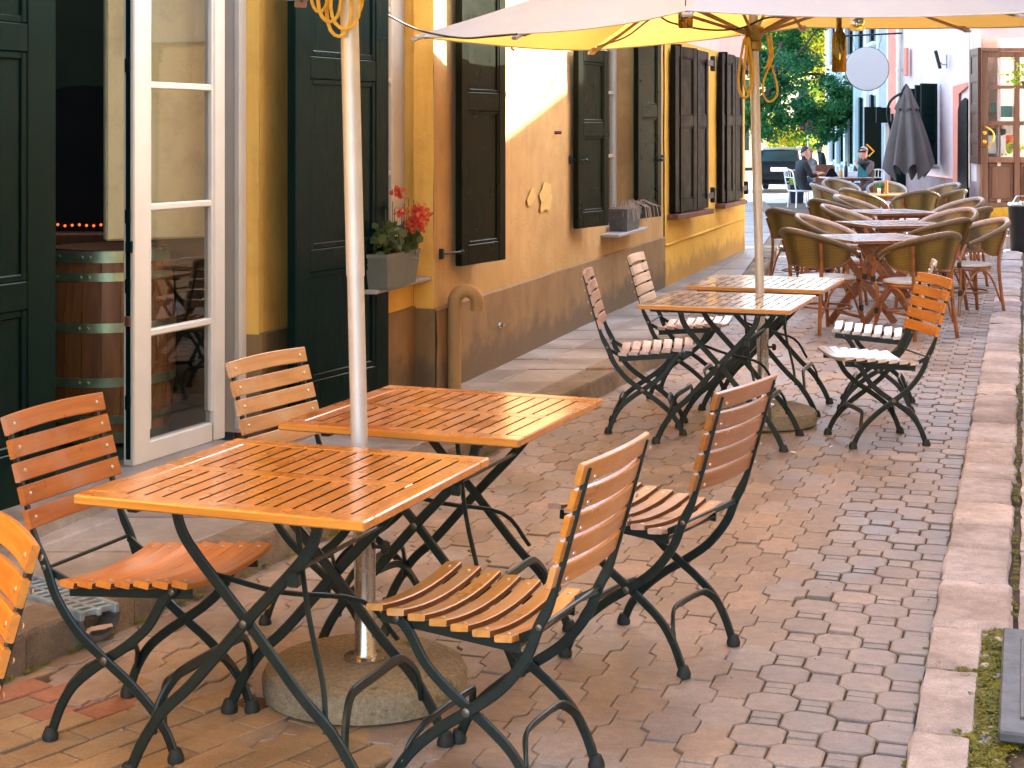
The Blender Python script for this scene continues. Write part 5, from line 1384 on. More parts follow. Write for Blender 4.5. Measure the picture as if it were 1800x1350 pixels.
mb = MB(); mb.lathe([(.05, 0), (.05, .008), (.012, .012), (.012, .40), (.002, .405)], (0, 0, 0), 12); mb.build('shaft', M['blackmetal'], pst)
hp = PX(1797, 135, 22.2); hb = empty('hanging_plant', hp); tag(hb, 'bright green leafy hanging plant in front of the glazed door', 'plant')
mb = MB()
for k in range(26): sprig(mb, V((rnd.gauss(.05, .11), rnd.gauss(0, .08), rnd.gauss(0, .11))), 8, .04, .024, 0)
mb.build('foliage', M['leaf_lime'], hb, 0, False)
mb = MB(); mb.lathe([(.06, -.2), (.11, -.08), (.115, -.06), (.1, -.06)], (.1, 0, 0), 14); mb.tube([(.1, 0, -.1), (.1, 0, 2.0)], .004, 5); mb.build('hanging_pot', M['rust'], hb)

# ---------------------------------------------------------------- house on the near right (outside the picture, shades the street)
nr = empty('street_house', S2(2, 2.05)); tag(nr, 'plain cream street house opposite, beyond the right edge of the picture', 'house')
mb = MB()
NRH = 6.2
# tall and low unseen wings, heights shaped for the sun and shadow they leave
for (a0, a1, h0, h1) in ((-5, 1.0, 6.6, 6.6), (1.0, 6.2, 4.5, 4.5), (6.2, 8.9, 6.6, 6.6), (8.9, 14.6, 4.25, 5.55), (14.6, 20.0, 7.2, 7.2)):
    mb.prism([S2(a0, 2.0, -.1), S2(a1, 2.0, -.1), S2(a1, 2.0, h1), S2(a0, 2.0, h0)], N2*2.0)
part(mb, 'wall', M['creamwall'], nr, 0)
for k in range(6):
    if k in (0, 2, 3, 4): continue
    mb = MB(); c = S2(-5+4.2*k, 1.97, 1.7); mb.box(c, (1.0, .06, 1.5), (T2, N2, UP)); part(mb, 'window', M['carglass'], nr)
    mb = MB(); c = S2(-5+4.2*k, 1.96, 4.6); mb.box(c, (1.0, .06, 1.5), (T2, N2, UP)); part(mb, 'window', M['carglass'], nr)

# ---------------------------------------------------------------- far white house
wh = empty('white_house', (7.3, 31.0, 0)); tag(wh, 'tall white and pale blue house far up the street behind the round sign', 'house')
q0, q1 = V((7.75, 33.6, 0)), V((9.85, 50, 0)); wd2 = (q1-q0).normalized(); wn2 = V((-wd2.y, wd2.x, 0)); WL = (q1-q0).length
mb = MB()
mb.grid(lambda a, b: q0+wd2*WL*a+UP*(-.5+9.5*b), 20, 12); mb.grid(lambda a, b: q0+V((8*a, 0, 0))+UP*(-.5+9.5*b), 4, 4); mb.grid(lambda a, b: q1+V((8*a, 0, 0))+UP*(-.5+9.5*b), 4, 4)
part(mb, 'wall', M['white_plaster'], wh)
mb = MB(); mb.box((13, 41, 9.1), (12, 20, .2)); part(mb, 'roof', M['roof'], wh, 0)
for k, (s, w_) in enumerate(((.4, .4), (3.4, .45), (6.4, .5), (9.6, .5), (12.8, .5), (16.0, .6))):
    mb = MB(); mb.box(q0+wd2*s+wn2*.08+UP*3.0, (w_, .18, 7), (wd2, wn2, UP), .01); part(mb, 'pilaster', M['white_plaster'] if k % 2 else M['blue_plaster'], wh)
    if k < 5:
        for z in (1.55, 4.4):
            mb = MB(); mb.box(q0+wd2*(s+1.7)+wn2*.02+UP*z, (1.3, .05, 1.7), (wd2, wn2, UP), .004); f_ = part(mb, 'window', M['carglass'], wh)
            mb = MB(); mb.box(q0+wd2*(s+1.7)+wn2*.09+UP*(z-.9), (1.6, .22, .08), (wd2, wn2, UP), .01); part(mb, 'window_sill', M['white_plaster'], wh)
            for e in (-.95, .95):
                mb = MB(); mb.box(q0+wd2*(s+1.7+e)+wn2*.06+UP*z, (.55, .05, 1.75), (wd2, wn2, UP), .004); part(mb, 'shutter', M['greenpaint'], wh)
mb = MB(); mb.box(q0+wd2*WL*.5+wn2*.04+UP*.15, (WL, .08, 1.2), (wd2, wn2, UP), .006); part(mb, 'plinth', M['blue_plaster'], wh)
mb = MB(); mb.box(q1+wd2*.2+UP*4, (.5, .4, 9), (wd2, wn2, UP)); part(mb, 'corner_pillar', M['beige'], wh)
# houses closing the far end of the street
for (x0, x1, y, h_, mt, lab) in ((2.5, 9.6, 84, 6.0, 'white_plaster', 'pale house beyond the parked cars, half hidden by trees'), (10.2, 20, 92, 8.5, 'beige', 'cream house at the far end of the street behind the yellow trees'), (-9, 2.2, 88, 7, 'pinkwhite', 'pale pink house at the far end, hidden behind the golden house')):
    e = empty('far_house', (x0, y, -.45)); tag(e, lab, 'house')
    mb = MB(); mb.box(((x1-x0)/2, 4, h_/2), (x1-x0, 8, h_)); mb.build('wall', M[mt], e, 0)
    mb = MB(); mb.prism([(-.3, -.4, h_+.004), (-.3, 8.4, h_+.004), (-.3, 4, h_+2.2)], (x1-x0+.6, 0, 0)); mb.build('roof', M['roof'], e, 0)
    for k in range(int((x1-x0)/1.8)):
        for z in (1.6, 4.3):
            if z+.8 < h_: mb = MB(); mb.box((1+1.8*k, -.01, z), (.8, .06, 1.3)); mb.build('window', M['carglass'], e, 0)

# ---------------------------------------------------------------- trees
def tree(name, base, trunk, limbs, clumps, n, size, mats, label, seed, tr=.14):
    rg = random.Random(seed); root = empty(name, base); tag(root, label, 'tree', 'trees at the end of the street')
    mb = MB(); mb.tube(smoothpath(trunk, 4), [tr*(1-.55*k/(4*(len(trunk)-1))) for k in range(4*(len(trunk)-1)+1)], 10)
    mb.build('trunk', M['bark'], root)
    mb = MB()
    for l in limbs:
        p = smoothpath(l, 3); mb.tube(p, [tr*.45*(1-.8*k/(len(p)-1)) for k in range(len(p))], 6)
    mb.build('limb', M['bark'], root)
    mb = MB(); tot = sum(c[3] for c in clumps)
    for (x, y, z, r, mi) in clumps:
        # leaf sprays scattered through the lumpy volume of each clump, denser in sub-clumps
        subs = [(rg.gauss(0, r*.48), rg.gauss(0, r*.48), rg.gauss(0, r*.38), rg.uniform(.16, .36)*r) for _ in range(16)]
        for k in range(int(n*r/tot)):
            sx, sy, sz, sr = subs[rg.randrange(16)]
            q = V((x+sx+rg.gauss(0, sr*.62), y+sy+rg.gauss(0, sr*.62), z+sz+rg.gauss(0, sr*.5)))
            nn = V((rg.gauss(0, .8), rg.gauss(0, .8), rg.gauss(.5, .7))).normalized(); a = Matrix.Rotation(rg.uniform(0, 6.3), 3, nn) @ nn.orthogonal().normalized(); b = nn.cross(a)
            s = size*rg.uniform(.6, 1.3); mb.mi = mi if rg.random() > .2 else (mi+1) % len(mats); mb.rv = rg.random()
            mb.add([q-a*s, q+b*s*.5, q+a*s, q-b*s*.5], [(0, 1, 2, 3)])
    mb.build('crown', [M[m] for m in mats], root, 0, False)
    return root
D = 41.0
def TP(u, v, dy=0): p = PX(u, v, D); return V((p.x-6.3, dy, p.z+.35))
cl_ = []
for (u, v, r, dy) in ((1350, 150, .75, 0), (1400, 120, .75, .2), (1440, 160, .8, 0), (1480, 180, .55, -.2), (1370, 200, .75, 0), (1425, 205, .75, .3), (1390, 80, .6, .6), (1330, 215, .6, 0), (1340, 100, .6, .3), (1465, 210, .5, 0), (1495, 195, .35, 0), (1455, 240, .35, 0), (1330, 30, .9, .5), (1400, 20, .9, .6), (1310, 180, .5, .5)):
    p = TP(u, v, dy*1.5); cl_.append((p.x, p.y, p.z, r, rnd.choice((0, 0, 1))))
tree('street_tree', (6.3, D, -.35), [(-.9, .3, 0), (-.8, .3, 1.0), (-.45, .2, 2.0), (.2, 0, 3.0), (.5, 0, 4.2)],
     [[(-.6, .2, 1.6), (-.2, .3, 2.2), (.5, 0, 2.6), (1.2, 0, 2.6)], [(-.2, .1, 2.4), (.6, .4, 3.2), (1.4, 0, 3.4), (2.0, 0, 3.1)], [(.2, 0, 3), (-.4, 0, 3.8), (-.6, .2, 4.4)], [(.2, 0, 3), (1.0, 0, 4.0), (1.5, .3, 4.6)]],
     cl_, 30000, .052, ['leaf_dark', 'leaf_blue'], 'dark green spreading tree hanging over the far end of the street', 3, .15)
D2 = 62.0
def TP2(u, v, x0, dy=0): p = PX(u, v, D2); return V((p.x-x0, dy, p.z+.45))
x0 = PX(1440, 0, D2).x
cl_ = [(*TP2(u, v, x0, dy), r, mi) for (u, v, r, dy, mi) in ((1430, 70, 1.3, 0, 0), (1455, 110, 1.2, 0, 1), (1440, 20, 1.6, 0, 0), (1390, 90, 1.3, .5, 1), (1455, 160, .9, 0, 0), (1410, 40, 1.2, .5, 1), (1450, 215, .6, 0, 1), (1350, 60, 1.3, 1, 0))]
tree('street_tree', (x0, D2, -.45), [(.5, 0, 0), (.45, 0, 1.6), (.2, 0, 2.8), (0, 0, 4.4), (-.2, 0, 6)], [[(.2, 0, 2.8), (-.8, 0, 3.6), (-1.6, 0, 4.4)], [(0, 0, 4), (.8, 0, 5), (1, 0, 6)]],
     cl_, 16000, .09, ['leaf_lime', 'leaf_yellow'], 'yellow green autumn tree rising behind the dark spreading tree', 5, .16)
x0 = PX(1395, 0, 66).x
def TP3(u, v, dy=0): p = PX(u, v, 66); return V((p.x-x0, dy, p.z+.45))
cl_ = [(*TP3(u, v, dy), r, mi) for (u, v, r, dy, mi) in ((1385, 228, .75, 0, 0), (1405, 245, .7, 0, 1), (1375, 240, .6, 0, 0), (1420, 232, .6, 0, 0), (1395, 252, .6, 0, 1), (1430, 250, .5, 0, 1), (1360, 228, .6, 0, 0))]
tree('street_tree', (x0, 66, -.45), [(0, 0, 0), (.05, 0, 1.0), (0, 0, 1.8)], [[(0, 0, .9), (-.4, 0, 1.5)], [(0, 0, 1), (.5, 0, 1.7)]], cl_, 7000, .08, ['leaf_yellow', 'leaf_lime'], 'small bright yellow tree low behind the parked dark car', 8, .08)

# ---------------------------------------------------------------- no stopping sign
D = 47
ns = empty('road_sign', (PX(1421, 0, D).x, D, gz(D))); tag(ns, 'round blue road sign with red border and red bars on a pale post', 'sign')
zc = PX(0, 216, D).z-gz(D); ax = (V((1, 0, 0)), V((0, 0, 1)), V((0, -1, 0)))
mb = MB(); mb.lathe([(.002, -.015), (.28, -.015), (.30, 0), (.28, .012), (.002, .012)], (0, 0, zc), 32, ax); mb.build('sign_disc', M['signblue'], ns)
mb = MB(); mb.ring_sweep([[V((r_*math.cos(a), y, zc+r_*math.sin(a))) for r_, y in ((.24, -.013), (.24, -.018), (.302, -.018), (.302, -.013))] for a in [2*math.pi*k/32 for k in range(32)]], True)
for s in (-1, 1): mb.bar([(-.18*s, -.016, zc-.18), (.18*s, -.016-.001*s, zc+.18)], (0, 1, 0), .05, .006)
mb.build('sign_border', M['signred'], ns)
mb = MB(); mb.tube([(0, .03, 0), (0, .03, zc+.3)], .03, 10); mb.build('post', M['whitepaint'], ns)

# ---------------------------------------------------------------- cars
def car(name, loc, rz, body, label, estate=True):
    root = empty(name, loc, rz); tag(root, label, 'car', 'cars parked at the end of the street')
    # x = length (rear at -x), stations of half widths and heights
    st = [(-2.25, .70, .42, .78, .80), (-2.20, .80, .32, .90, .95), (-2.0, .84, .28, .95, 1.0), (-1.2, .86, .24, .95, 1.0), (0, .87, .22, .94, 1.0), (1.0, .86, .24, .90, .95), (1.9, .83, .26, .80, .84), (2.25, .74, .34, .68, .70), (2.32, .62, .42, .6, .62)]
    mb = MB(); rings = []
    for x, w, z0, z1, z2 in st:
        h_ = [(w*.86, z0), (w, z0+.12), (w*1.01, (z0+z1)/2), (w*.985, z1-.06), (w*.93, z1), (w*.5, z2)]
        rings.append([V((x, y, z)) for y, z in h_]+[V((x, -y, z)) for y, z in h_[::-1]])
    mb.ring_sweep(rings); bo = mb.build('body', body, root, 40)
    g = [(-2.12, .74, .97, .60, .985), (-1.86, .76, .97, .60, 1.42), (-1.6, .78, .97, .62, 1.465), (-.4, .80, .97, .63, 1.48), (.35, .80, .97, .62, 1.44), (1.15, .76, .95, .60, .97)]
    mb = MB(); rings = []
    for x, w, z0, w1, z1 in g:
        rings.append([V((x, w, z0-.03)), V((x, w1+.03, z1-.05)), V((x, w1-.06, z1)), V((x, 0, z1+.02)), V((x, -w1+.06, z1)), V((x, -w1-.03, z1-.05)), V((x, -w, z0-.03))])
    mb.ring_sweep(rings); mb.build('cabin', body, root, 40)
    def quad(nm, pts, mt, off):
        m = MB(); m.prism([V(p) for p in pts], V(off)); return m.build(nm, mt, root, 0)
    quad('rear_window', [(-2.12, -.60, 1.04), (-2.12, .60, 1.04), (-1.895, .53, 1.38), (-1.895, -.53, 1.38)], M['carglass'], (-.012, 0, .004))
    quad('windscreen', [(1.06, -.66, 1.02), (1.06, .66, 1.02), (.46, .55, 1.40), (.46, -.55, 1.40)], M['carglass'], (.02, 0, .02))
    for s in (-1, 1):
        for (a, b) in ((-1.78, -.95), (-.88, .0), (.06, .85)):
            quad('side_window', [(a, s*.785, 1.03), (b, s*.79, 1.03), (min(b, .42), s*.672, 1.38), (a+.06, s*.665, 1.38)], M['carglass'], (0, s*.012, .004))
        m = MB(); m.box((-2.24, s*.70, .80), (.05, .18, .30), None, .02); m.build('tail_light', M['tail'], root)
        m = MB(); m.box((-2.245, s*.70, .90), (.05, .16, .08), None, .015); m.build('indicator', M['amber'], root)
        m = MB(); m.box((2.24, s*.60, .62), (.06, .26, .13), None, .03); m.build('headlight', M['chrome'], root)
        m = MB(); m.box((.72, s*.93, 1.02), (.12, .16, .11), None, .03); m.build('wing_mirror', body, root)
        m = MB(); m.tube([(-1.75, s*.56, 1.49), (-1.6, s*.56, 1.525), (.1, s*.56, 1.525), (.25, s*.56, 1.47)], .016, 8); m.build('roof_rail', M['chrome'], root)
        for x in (-1.38, 1.38):
            m = MB(); m.lathe([(.16, -.09), (.29, -.10), (.315, -.06), (.315, .06), (.29, .10), (.16, .09)], (x, s*.76, .315), 28, (V((1, 0, 0)), V((0, 0, 1)), V((0, 1, 0)))); wh_ = m.build('wheel', M['tyre'], root)
            m = MB(); m.lathe([(.002, .07), (.10, .075), (.19, .085), (.20, .06), (.20, -.06), (.19, -.085), (.1, -.075), (.002, -.07)], (x, s*.765, .315), 24, (V((1, 0, 0)), V((0, 0, 1)), V((0, 1, 0)))); m.build('rim', M['chrome'], wh_)
    m = MB(); m.box((-2.27, 0, .50), (.12, 1.62, .20), None, .04); m.build('bumper', M['carpaint'] if body is M['carpaint'] else body, root)
    m = MB(); m.box((2.30, 0, .48), (.12, 1.5, .18), None, .04); m.build('bumper', body, root)
    m = MB(); m.box((-2.262, 0, .78), (.02, .54, .13), None, .004); m.build('number_plate', M['plate'], root)
    return root
dcar = 54.0; cp = PX(1388, 330, dcar)
car('parked_car', (cp.x+.2, dcar+2.25, gz(dcar)), R(90-14), M['carpaint'], 'dark blue estate car with roof rails seen from behind at the street end')
cp = PX(1316, 330, 50)
car('parked_car', (cp.x-.95, 52.5, gz(52)), R(-90-14), M['carwhite'], 'white car half hidden behind the golden house corner')

# ---------------------------------------------------------------- people
def HC(a): return R(78-38*math.cos(2*math.pi*a)+4*math.cos(4*math.pi*a))
def person(loc, rz, J, edges, rad, regions, label, hair, hairmat, extra=None):
    """J: joints (x forward, y left, z up); skin modifier baked to one mesh; regions: joint name -> material index"""
    names = list(J); me = bpy.data.meshes.new('person'); me.from_pydata([J[n] for n in names], [(names.index(a), names.index(b)) for a, b in edges], [])
    o = bpy.data.objects.new('person', me); COL.objects.link(o)
    sk = o.modifiers.new('Skin', 'SKIN'); sk.use_smooth_shade = True
    for i, n in enumerate(names):
        r_ = rad[n]; sv = me.skin_vertices[0].data[i]; sv.radius = r_ if isinstance(r_, tuple) else (r_, r_); sv.use_root = (n == 'pelvis')
    sb_ = o.modifiers.new('Subdivision', 'SUBSURF'); sb_.levels = sb_.render_levels = 2
    dg = bpy.context.evaluated_depsgraph_get(); ev = o.evaluated_get(dg); nm = bpy.data.meshes.new_from_object(ev)
    o.modifiers.clear(); o.data = nm; nm.name = 'person'
    for m in ('skin', 'blackcloth', 'greycloth', 'jeans', 'scarf'): nm.materials.append(M[m])
    segs = [(V(J[a]), V(J[b]), a, b) for a, b in edges]
    for p in nm.polygons:
        c = p.center; best = None
        for A, B, a, b in segs:
            d_ = B-A; t = max(0, min(1, (c-A).dot(d_)/max(1e-9, d_.length_squared))); e = (c-(A+d_*t)).length
            e /= (rad[a] if not isinstance(rad[a], tuple) else rad[a][0])*(1-t)+(rad[b] if not isinstance(rad[b], tuple) else rad[b][0])*t
            if best is None or e < best[0]: best = (e, a if t < .5 else b)
        p.material_index = regions.get(best[1], 1); p.use_smooth = True
    o.location = loc; o.rotation_euler = (0, 0, rz); tag(o, label, 'person')
    hc = V(J['head']); mb = MB()
    mb.grid(lambda a, b: hc+V((-.012+math.cos(2*math.pi*a)*.090*math.sin(HC(a)*b), math.sin(2*math.pi*a)*.081*math.sin(HC(a)*b), .022+.092*math.cos(HC(a)*b))), 32, 10)
    h_ = mb.build('hair', M[hairmat], o, 80, False)
    for nm_, mi_, fn in (('eye', 'blackcloth', lambda m: [m.ball(hc+V((.082, s*.032, .012)), .009, 8, 6) for s in (-1, 1)]), ('mouth', 'coral', lambda m: m.bar([hc+V((.083, -.024, -.062)), hc+V((.091, 0, -.063)), hc+V((.083, .024, -.062))], (0, 0, 1), .006, .008)), ('ear', 'skin', lambda m: [m.ball(hc+V((-.005, s*.084, 0)), .022, 8, 6, (.7, .4, 1.3)) for s in (-1, 1)])):
        m = MB(); fn(m); m.build(nm_, M[mi_], o, 80)
    if extra: extra(o, hc)
    return o
E0 = [('pelvis', 'waist'), ('waist', 'chest'), ('chest', 'neck'), ('neck', 'jaw'), ('jaw', 'head'), ('head', 'crown'), ('jaw', 'nose')]
for s in 'LR':
    E0 += [('chest', 'sh'+s), ('sh'+s, 'el'+s), ('el'+s, 'wr'+s), ('wr'+s, 'palm'+s), ('pelvis', 'hip'+s), ('hip'+s, 'kn'+s), ('kn'+s, 'an'+s), ('an'+s, 'toe'+s)]
    E0 += [('palm'+s, 'f%d%s' % (k, s)) for k in range(5)]
RAD = {'pelvis': (.15, .12), 'waist': (.145, .11), 'chest': (.16, .115), 'neck': .055, 'jaw': (.066, .075), 'head': (.083, .095), 'crown': (.055, .06), 'nose': .016}
for s in 'LR':
    RAD.update({'sh'+s: .068, 'el'+s: .047, 'wr'+s: .030, 'palm'+s: (.036, .018), 'hip'+s: .092, 'kn'+s: .060, 'an'+s: .042, 'toe'+s: .036})
    RAD.update({'f%d%s' % (k, s): .009 for k in range(5)})
def hands(J):
    for s in 'LR':
        w, p = V(J['wr'+s]), V(J['palm'+s]); d_ = (p-w).normalized(); x = d_.cross(UP); x = x.normalized() if x.length > .1 else V((0, 1, 0))
        for k in range(4): J['f%d%s' % (k, s)] = tuple(p+x*(-.030+.02*k)+d_*(.075+.012*(k in (1, 2)))-UP*.02)
        J['f4'+s] = tuple(p+x*(.05 if s == 'L' else -.05)+d_*.02)
    return J
def headj(x, y, z, lean=0): return {'neck': (x-.01, y, z-.17), 'jaw': (x+.012, y, z-.075), 'head': (x, y, z), 'crown': (x-.008, y, z+.065), 'nose': (x+.105, y, z-.02)}
REG = {'neck': 0, 'jaw': 0, 'head': 0, 'crown': 0, 'nose': 0}
for s in 'LR':
    for n_ in ('wr', 'palm', 'f0', 'f1', 'f2', 'f3', 'f4'): REG[n_+s] = 0
    for n_ in ('kn', 'hip'): REG[n_+s] = 3
    REG['an'+s] = 1; REG['toe'+s] = 1
J1 = {'pelvis': (-.05, 0, .55), 'waist': (-.07, 0, .70), 'chest': (-.03, 0, .93), **headj(.06, 0, 1.20)}
for s, q in (('L', 1), ('R', -1)):
    J1.update({'sh'+s: (-.03, q*.19, .97), 'el'+s: (.08, q*.25, .72), 'wr'+s: (.30, q*.14, .78), 'palm'+s: (.36, q*.10, .79), 'hip'+s: (.02, q*.10, .53), 'kn'+s: (.42, q*.13, .52), 'an'+s: (.40, q*.12, .09), 'toe'+s: (.54, q*.13, .04)})
REG1 = dict(REG); REG1.update({'hipL': 1, 'hipR': 1, 'knL': 2, 'knR': 2})
p1_ = PX(1413, 300, 32)
person((p1_.x-.02, 32, 0), R(14), hands(J1), E0, RAD, REG1, 'person in black top with short dark hair, seated on a white chair facing the table', 'short', 'hair_dark')
J2 = {k: v for k, v in J1.items() if k[0] != 'f' or len(k) != 3}
J2 = dict(J2); J2.update(headj(.07, .03, 1.20)); J2.update({'elL': (.16, .22, .74), 'wrL': (.26, .06, .95), 'palmL': (.22, .0, 1.00)})
REG2 = dict(REG); REG2.update({'chest': 4, 'shL': 2, 'shR': 2, 'elL': 2, 'elR': 2, 'waist': 2, 'neck': 4})
def shades(o, hc):
    m = MB(); m.bar([hc+V((.0, -.088, .014)), hc+V((.075, -.06, .014)), hc+V((.096, 0, .012)), hc+V((.075, .06, .014)), hc+V((0, .088, .014))], (1, 0, 0), .034, .010); m.build('sunglasses', M['blackcloth'], o)
    m = MB(); n_ = 20; m.tube([V((hc.x-.01+.10*math.cos(2*math.pi*k/n_), hc.y+.105*math.sin(2*math.pi*k/n_), hc.z-.215+.015*math.sin(4*math.pi*k/n_))) for k in range(n_)], [.045+.01*math.sin(3*k) for k in range(n_)], 8, True)
    m.bar(smoothpath([hc+V((.10, .02, -.21)), hc+V((.14, -.04, -.30)), hc+V((.10, -.12, -.42))], 4), (1, 0, 0), .12, .03); m.build('scarf', M['scarf'], o)
p2_ = PX(1519, 300, 31.8)
person((p2_.x+.02, 31.8, 0), R(205), hands(J2), E0, RAD, REG2, 'person with grey hair, sunglasses and dark scarf, seated across the far table', 'short', 'hair_grey', shades)
J3 = {'pelvis': (0, 0, .93), 'waist': (-.01, 0, 1.08), 'chest': (.0, 0, 1.34), **headj(.09, 0, 1.60)}
for s, q in (('L', 1), ('R', -1)):
    J3.update({'sh'+s: (0, q*.19, 1.40), 'el'+s: (.02, q*.25, 1.12), 'wr'+s: (.20, q*.12, 1.02), 'palm'+s: (.26, q*.07, 1.02), 'hip'+s: (0, q*.10, .88), 'kn'+s: (.03, q*.11, .48), 'an'+s: (-.01, q*.11, .09), 'toe'+s: (.13, q*.13, .04)})
p3_ = PX(1446, 300, 44)
person((p3_.x, 44, gz(44)), R(170), hands(J3), E0, RAD, REG, 'person in dark jacket and jeans standing with bowed head beyond the seated diners', 'short', 'hair_dark')
J4 = dict(J1); J4 = {k: v for k, v in J4.items() if not (len(k) == 3 and k[0] == 'f')}
REG4 = dict(REG); REG4.update({'chest': 2, 'shL': 2, 'shR': 2, 'elL': 2, 'elR': 2, 'waist': 2})
p4_ = PX(1426, 300, 36.5)
person((p4_.x, 36.5, gz(36.5)+.02), R(190), hands(J4), E0, RAD, REG4, 'person with blond hair seated behind the man in the black top', 'short', 'hair_blond')

# white metal chairs for the diners
def metal_chair(loc, rz, lab):
    root = empty('metal_chair', loc, rz); tag(root, lab, 'chair', 'white metal chairs at the far tables')
    m = MB(); m.box((0, 0, .435), (.42, .42, .025), None, .01); m.build('seat', M['whitemetal'], root)
    m = MB(); m.tube(smoothpath([(-.20, -.20, .44), (-.24, -.21, .62), (-.27, -.20, .80), (-.28, -.10, .85), (-.28, .10, .85), (-.27, .20, .80), (-.24, .21, .62), (-.20, .20, .44)], 4), .014, 8)
    m.tube([(-.255, -.205, .70), (-.275, 0, .70), (-.255, .205, .70)], .010, 6)
    for y in (-.1, 0, .1): m.tube([(-.275, y, .70), (-.285, y, .85)], .008, 6)
    m.build('backrest', M['whitemetal'], root)
    for sx in (-1, 1):
        for sy in (-1, 1):
            m = MB(); m.tube([(sx*.18, sy*.18, .43), (sx*.21, sy*.205, 0)], .014, 8); m.build('leg', M['whitemetal'], root)
    return root
metal_chair((p1_.x-.05, 32, 0), R(14), 'white metal chair under the man in the black top')
metal_chair((p2_.x+.05, 31.8, 0), R(205), 'white metal chair under the grey haired man')
metal_chair((p4_.x, 36.5, gz(36.5)), R(190), 'white metal chair under the blond person')
# things on the far tables
def onT(u, d, z=.747): return V(((u-CX)/F*d, d, z))
mb = MB(); p = onT(1487, 30.6, .747); mb.lathe([(.03, 0), (.035, .01), (.035, .17), (.028, .20), (.013, .23), (.013, .29), (.002, .292)], p, 14); tag(mb.build('sauce_bottle', M['blackmetal']), 'dark bottle standing on the far table between the men', 'bottle')
mb = MB(); p = onT(1478, 30.5); mb.lathe([(.035, 0), (.04, .01), (.035, .10), (.015, .14), (.012, .17), (.002, .172)], p, 14); tag(mb.build('sauce_bottle', M['orangewood']), 'orange sauce bottle on the far table beside the dark bottle', 'bottle')
mb = MB(); p = onT(1518, 30.4); mb.prism([p+V((-.11, 0, 0)), p+V((.11, 0, 0)), p+V((-.09, .02, .26))], (.0, .05, 0)); tag(mb.build('menu_stand', M['teal']), 'dark teal menu wedge standing on the far table', 'menu')
mb = MB(); p = onT(1462, 30.7); mb.prism([p+V((-.13, 0, 0)), p+V((.13, 0, 0)), p+V((.04, .02, .16)), p+V((-.03, .02, .16))], (0, .06, 0)); tag(mb.build('menu_stand', M['brownshutter']), 'black tent menu on the far table near the man in black', 'menu')
mb = MB(); p = onT(1448, 33.2, .70); mb.box(p+UP*.10, (.40, .30, .20), None, .01); mb.box(p+UP*.21, (.36, .24, .02), None, .004); mb.box(V((p.x, p.y, .35)), (.4, .3, .70), None, .01); tag(mb.build('wooden_crate', M['rust']), 'brown wooden crate between the man in black and the white napkins', 'crate')
mb = MB(); p = onT(1500, 30.75); mb.box(p+UP*.05, (.28, .12, .10), None, .008); tag(mb.build('napkin_box', M['napkin']), 'white napkin box on the far table', 'box')
mb = MB(); p = onT(1558, 22.3, .747); mb.lathe([(.022, 0), (.022, .19), (.018, .19), (.018, .18)], p, 14); tag(mb.build('wooden_cylinder', M['orangewood']), 'tall orange cylinder on the orange topped table', 'holder')
mb = MB(); p = onT(1545, 22.25, .747); mb.lathe([(.018, 0), (.02, .06), (.016, .085), (.002, .09)], p, 12); tag(mb.build('salt_shaker', M['chrome']), 'small salt shaker on the orange topped table', 'shaker')
pp = empty('table_plant', onT(1550, 22.5, .747)); tag(pp, 'small pot with blue green leaves on the orange topped table', 'plant')
mb = MB(); mb.lathe([(.025, 0), (.035, .06), (.03, .06)], (0, 0, 0), 12); mb.build('pot', M['rust'], pp); mb = MB(); sprig(mb, V((0, 0, .11)), 40, .03, .022, 0); mb.build('foliage', M['leaf_blue'], pp, 0, False)
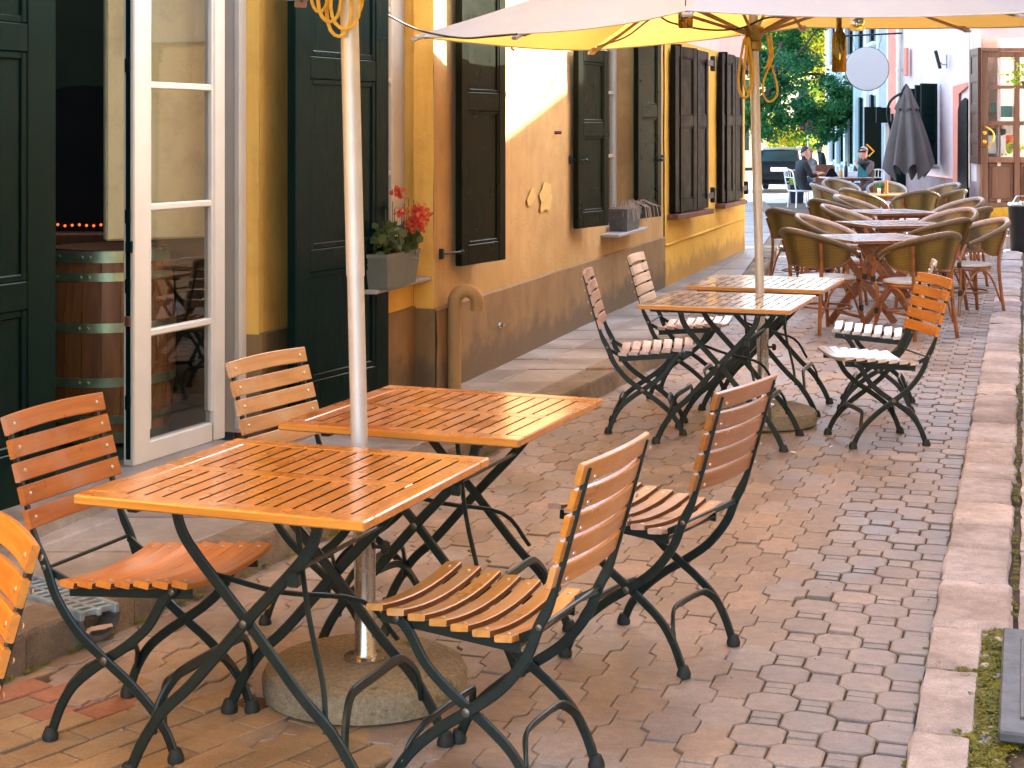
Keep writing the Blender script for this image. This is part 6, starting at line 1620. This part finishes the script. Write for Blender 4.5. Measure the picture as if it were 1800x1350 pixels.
# bent yellow tube on the black board, dark planter between man and car
mb = MB(); mb.tube([PX(1527, 275, 32.9), PX(1536, 266, 32.9), PX(1523, 254, 32.9)], .02, 8); tag(mb.build('bent_tube', M['brass']), 'bent yellow tube fixed to the black board behind the grey haired man', 'tube')
bl = empty('blue_planter', (PX(1399, 0, 34).x, 34, gz(34))); tag(bl, 'dark blue planter with green shoots behind the man in black', 'planter')
mb = MB(); mb.ring_sweep([[V((x*k, y*k, z)) for x, y in ((-.15, -.15), (.15, -.15), (.15, .15), (-.15, .15))] for k, z in ((.85, 0), (1, .5), (.9, .5), (.85, .44))]); mb.build('pot', M['navy'], bl, 20)
mb = MB(); sprig(mb, V((0, 0, .55)), 40, .08, .05, 0); mb.build('foliage', M['leaf_lime'], bl, 0, False)
# ---------------------------------------------------------------- camera, sky and sun
cam = bpy.data.cameras.new('camera'); co = bpy.data.objects.new('camera', cam); COL.objects.link(co)
co.location = (0, 0, H); co.rotation_euler = (R(90), 0, 0)
cam.sensor_width = 36; cam.lens = 36*F/1800; cam.shift_y = -(675-YH)/1800; cam.clip_end = 5000; cam.clip_start = .05
SC.camera = co
SUN_EL, SUN_AZ = 24.0, 62.0          # azimuth clockwise from +Y
w = bpy.data.worlds.new('World'); SC.world = w; w.use_nodes = True
nt = w.node_tree; bg = nt.nodes['Background']
sk = nt.nodes.new('ShaderNodeTexSky'); sk.sky_type = 'NISHITA'; sk.sun_disc = False; sk.sun_elevation = R(SUN_EL); sk.sun_rotation = R(SUN_AZ); sk.dust_density = 2.4; sk.air_density = 1.0; sk.ozone_density = 1.0
nt.links.new(sk.outputs[0], bg.inputs[0]); bg.inputs[1].default_value = .15
sl = bpy.data.lights.new('sun', 'SUN'); sl.energy = 3.2; sl.angle = R(.5); sl.color = (1, .92, .80)
so = bpy.data.objects.new('sun', sl); COL.objects.link(so)
dirv = V((math.sin(R(SUN_AZ))*math.cos(R(SUN_EL)), math.cos(R(SUN_AZ))*math.cos(R(SUN_EL)), math.sin(R(SUN_EL))))
so.rotation_euler = dirv.to_track_quat('Z', 'Y').to_euler(); so.location = (6, 4, 12)
SC.view_settings.view_transform = 'Standard'; SC.view_settings.look = 'None'; SC.view_settings.gamma = 1
SC.view_settings.exposure = 3.42
SC.cycles.max_bounces = 10; SC.cycles.transmission_bounces = 8; SC.cycles.transparent_max_bounces = 8
SC.cycles.use_denoising = True
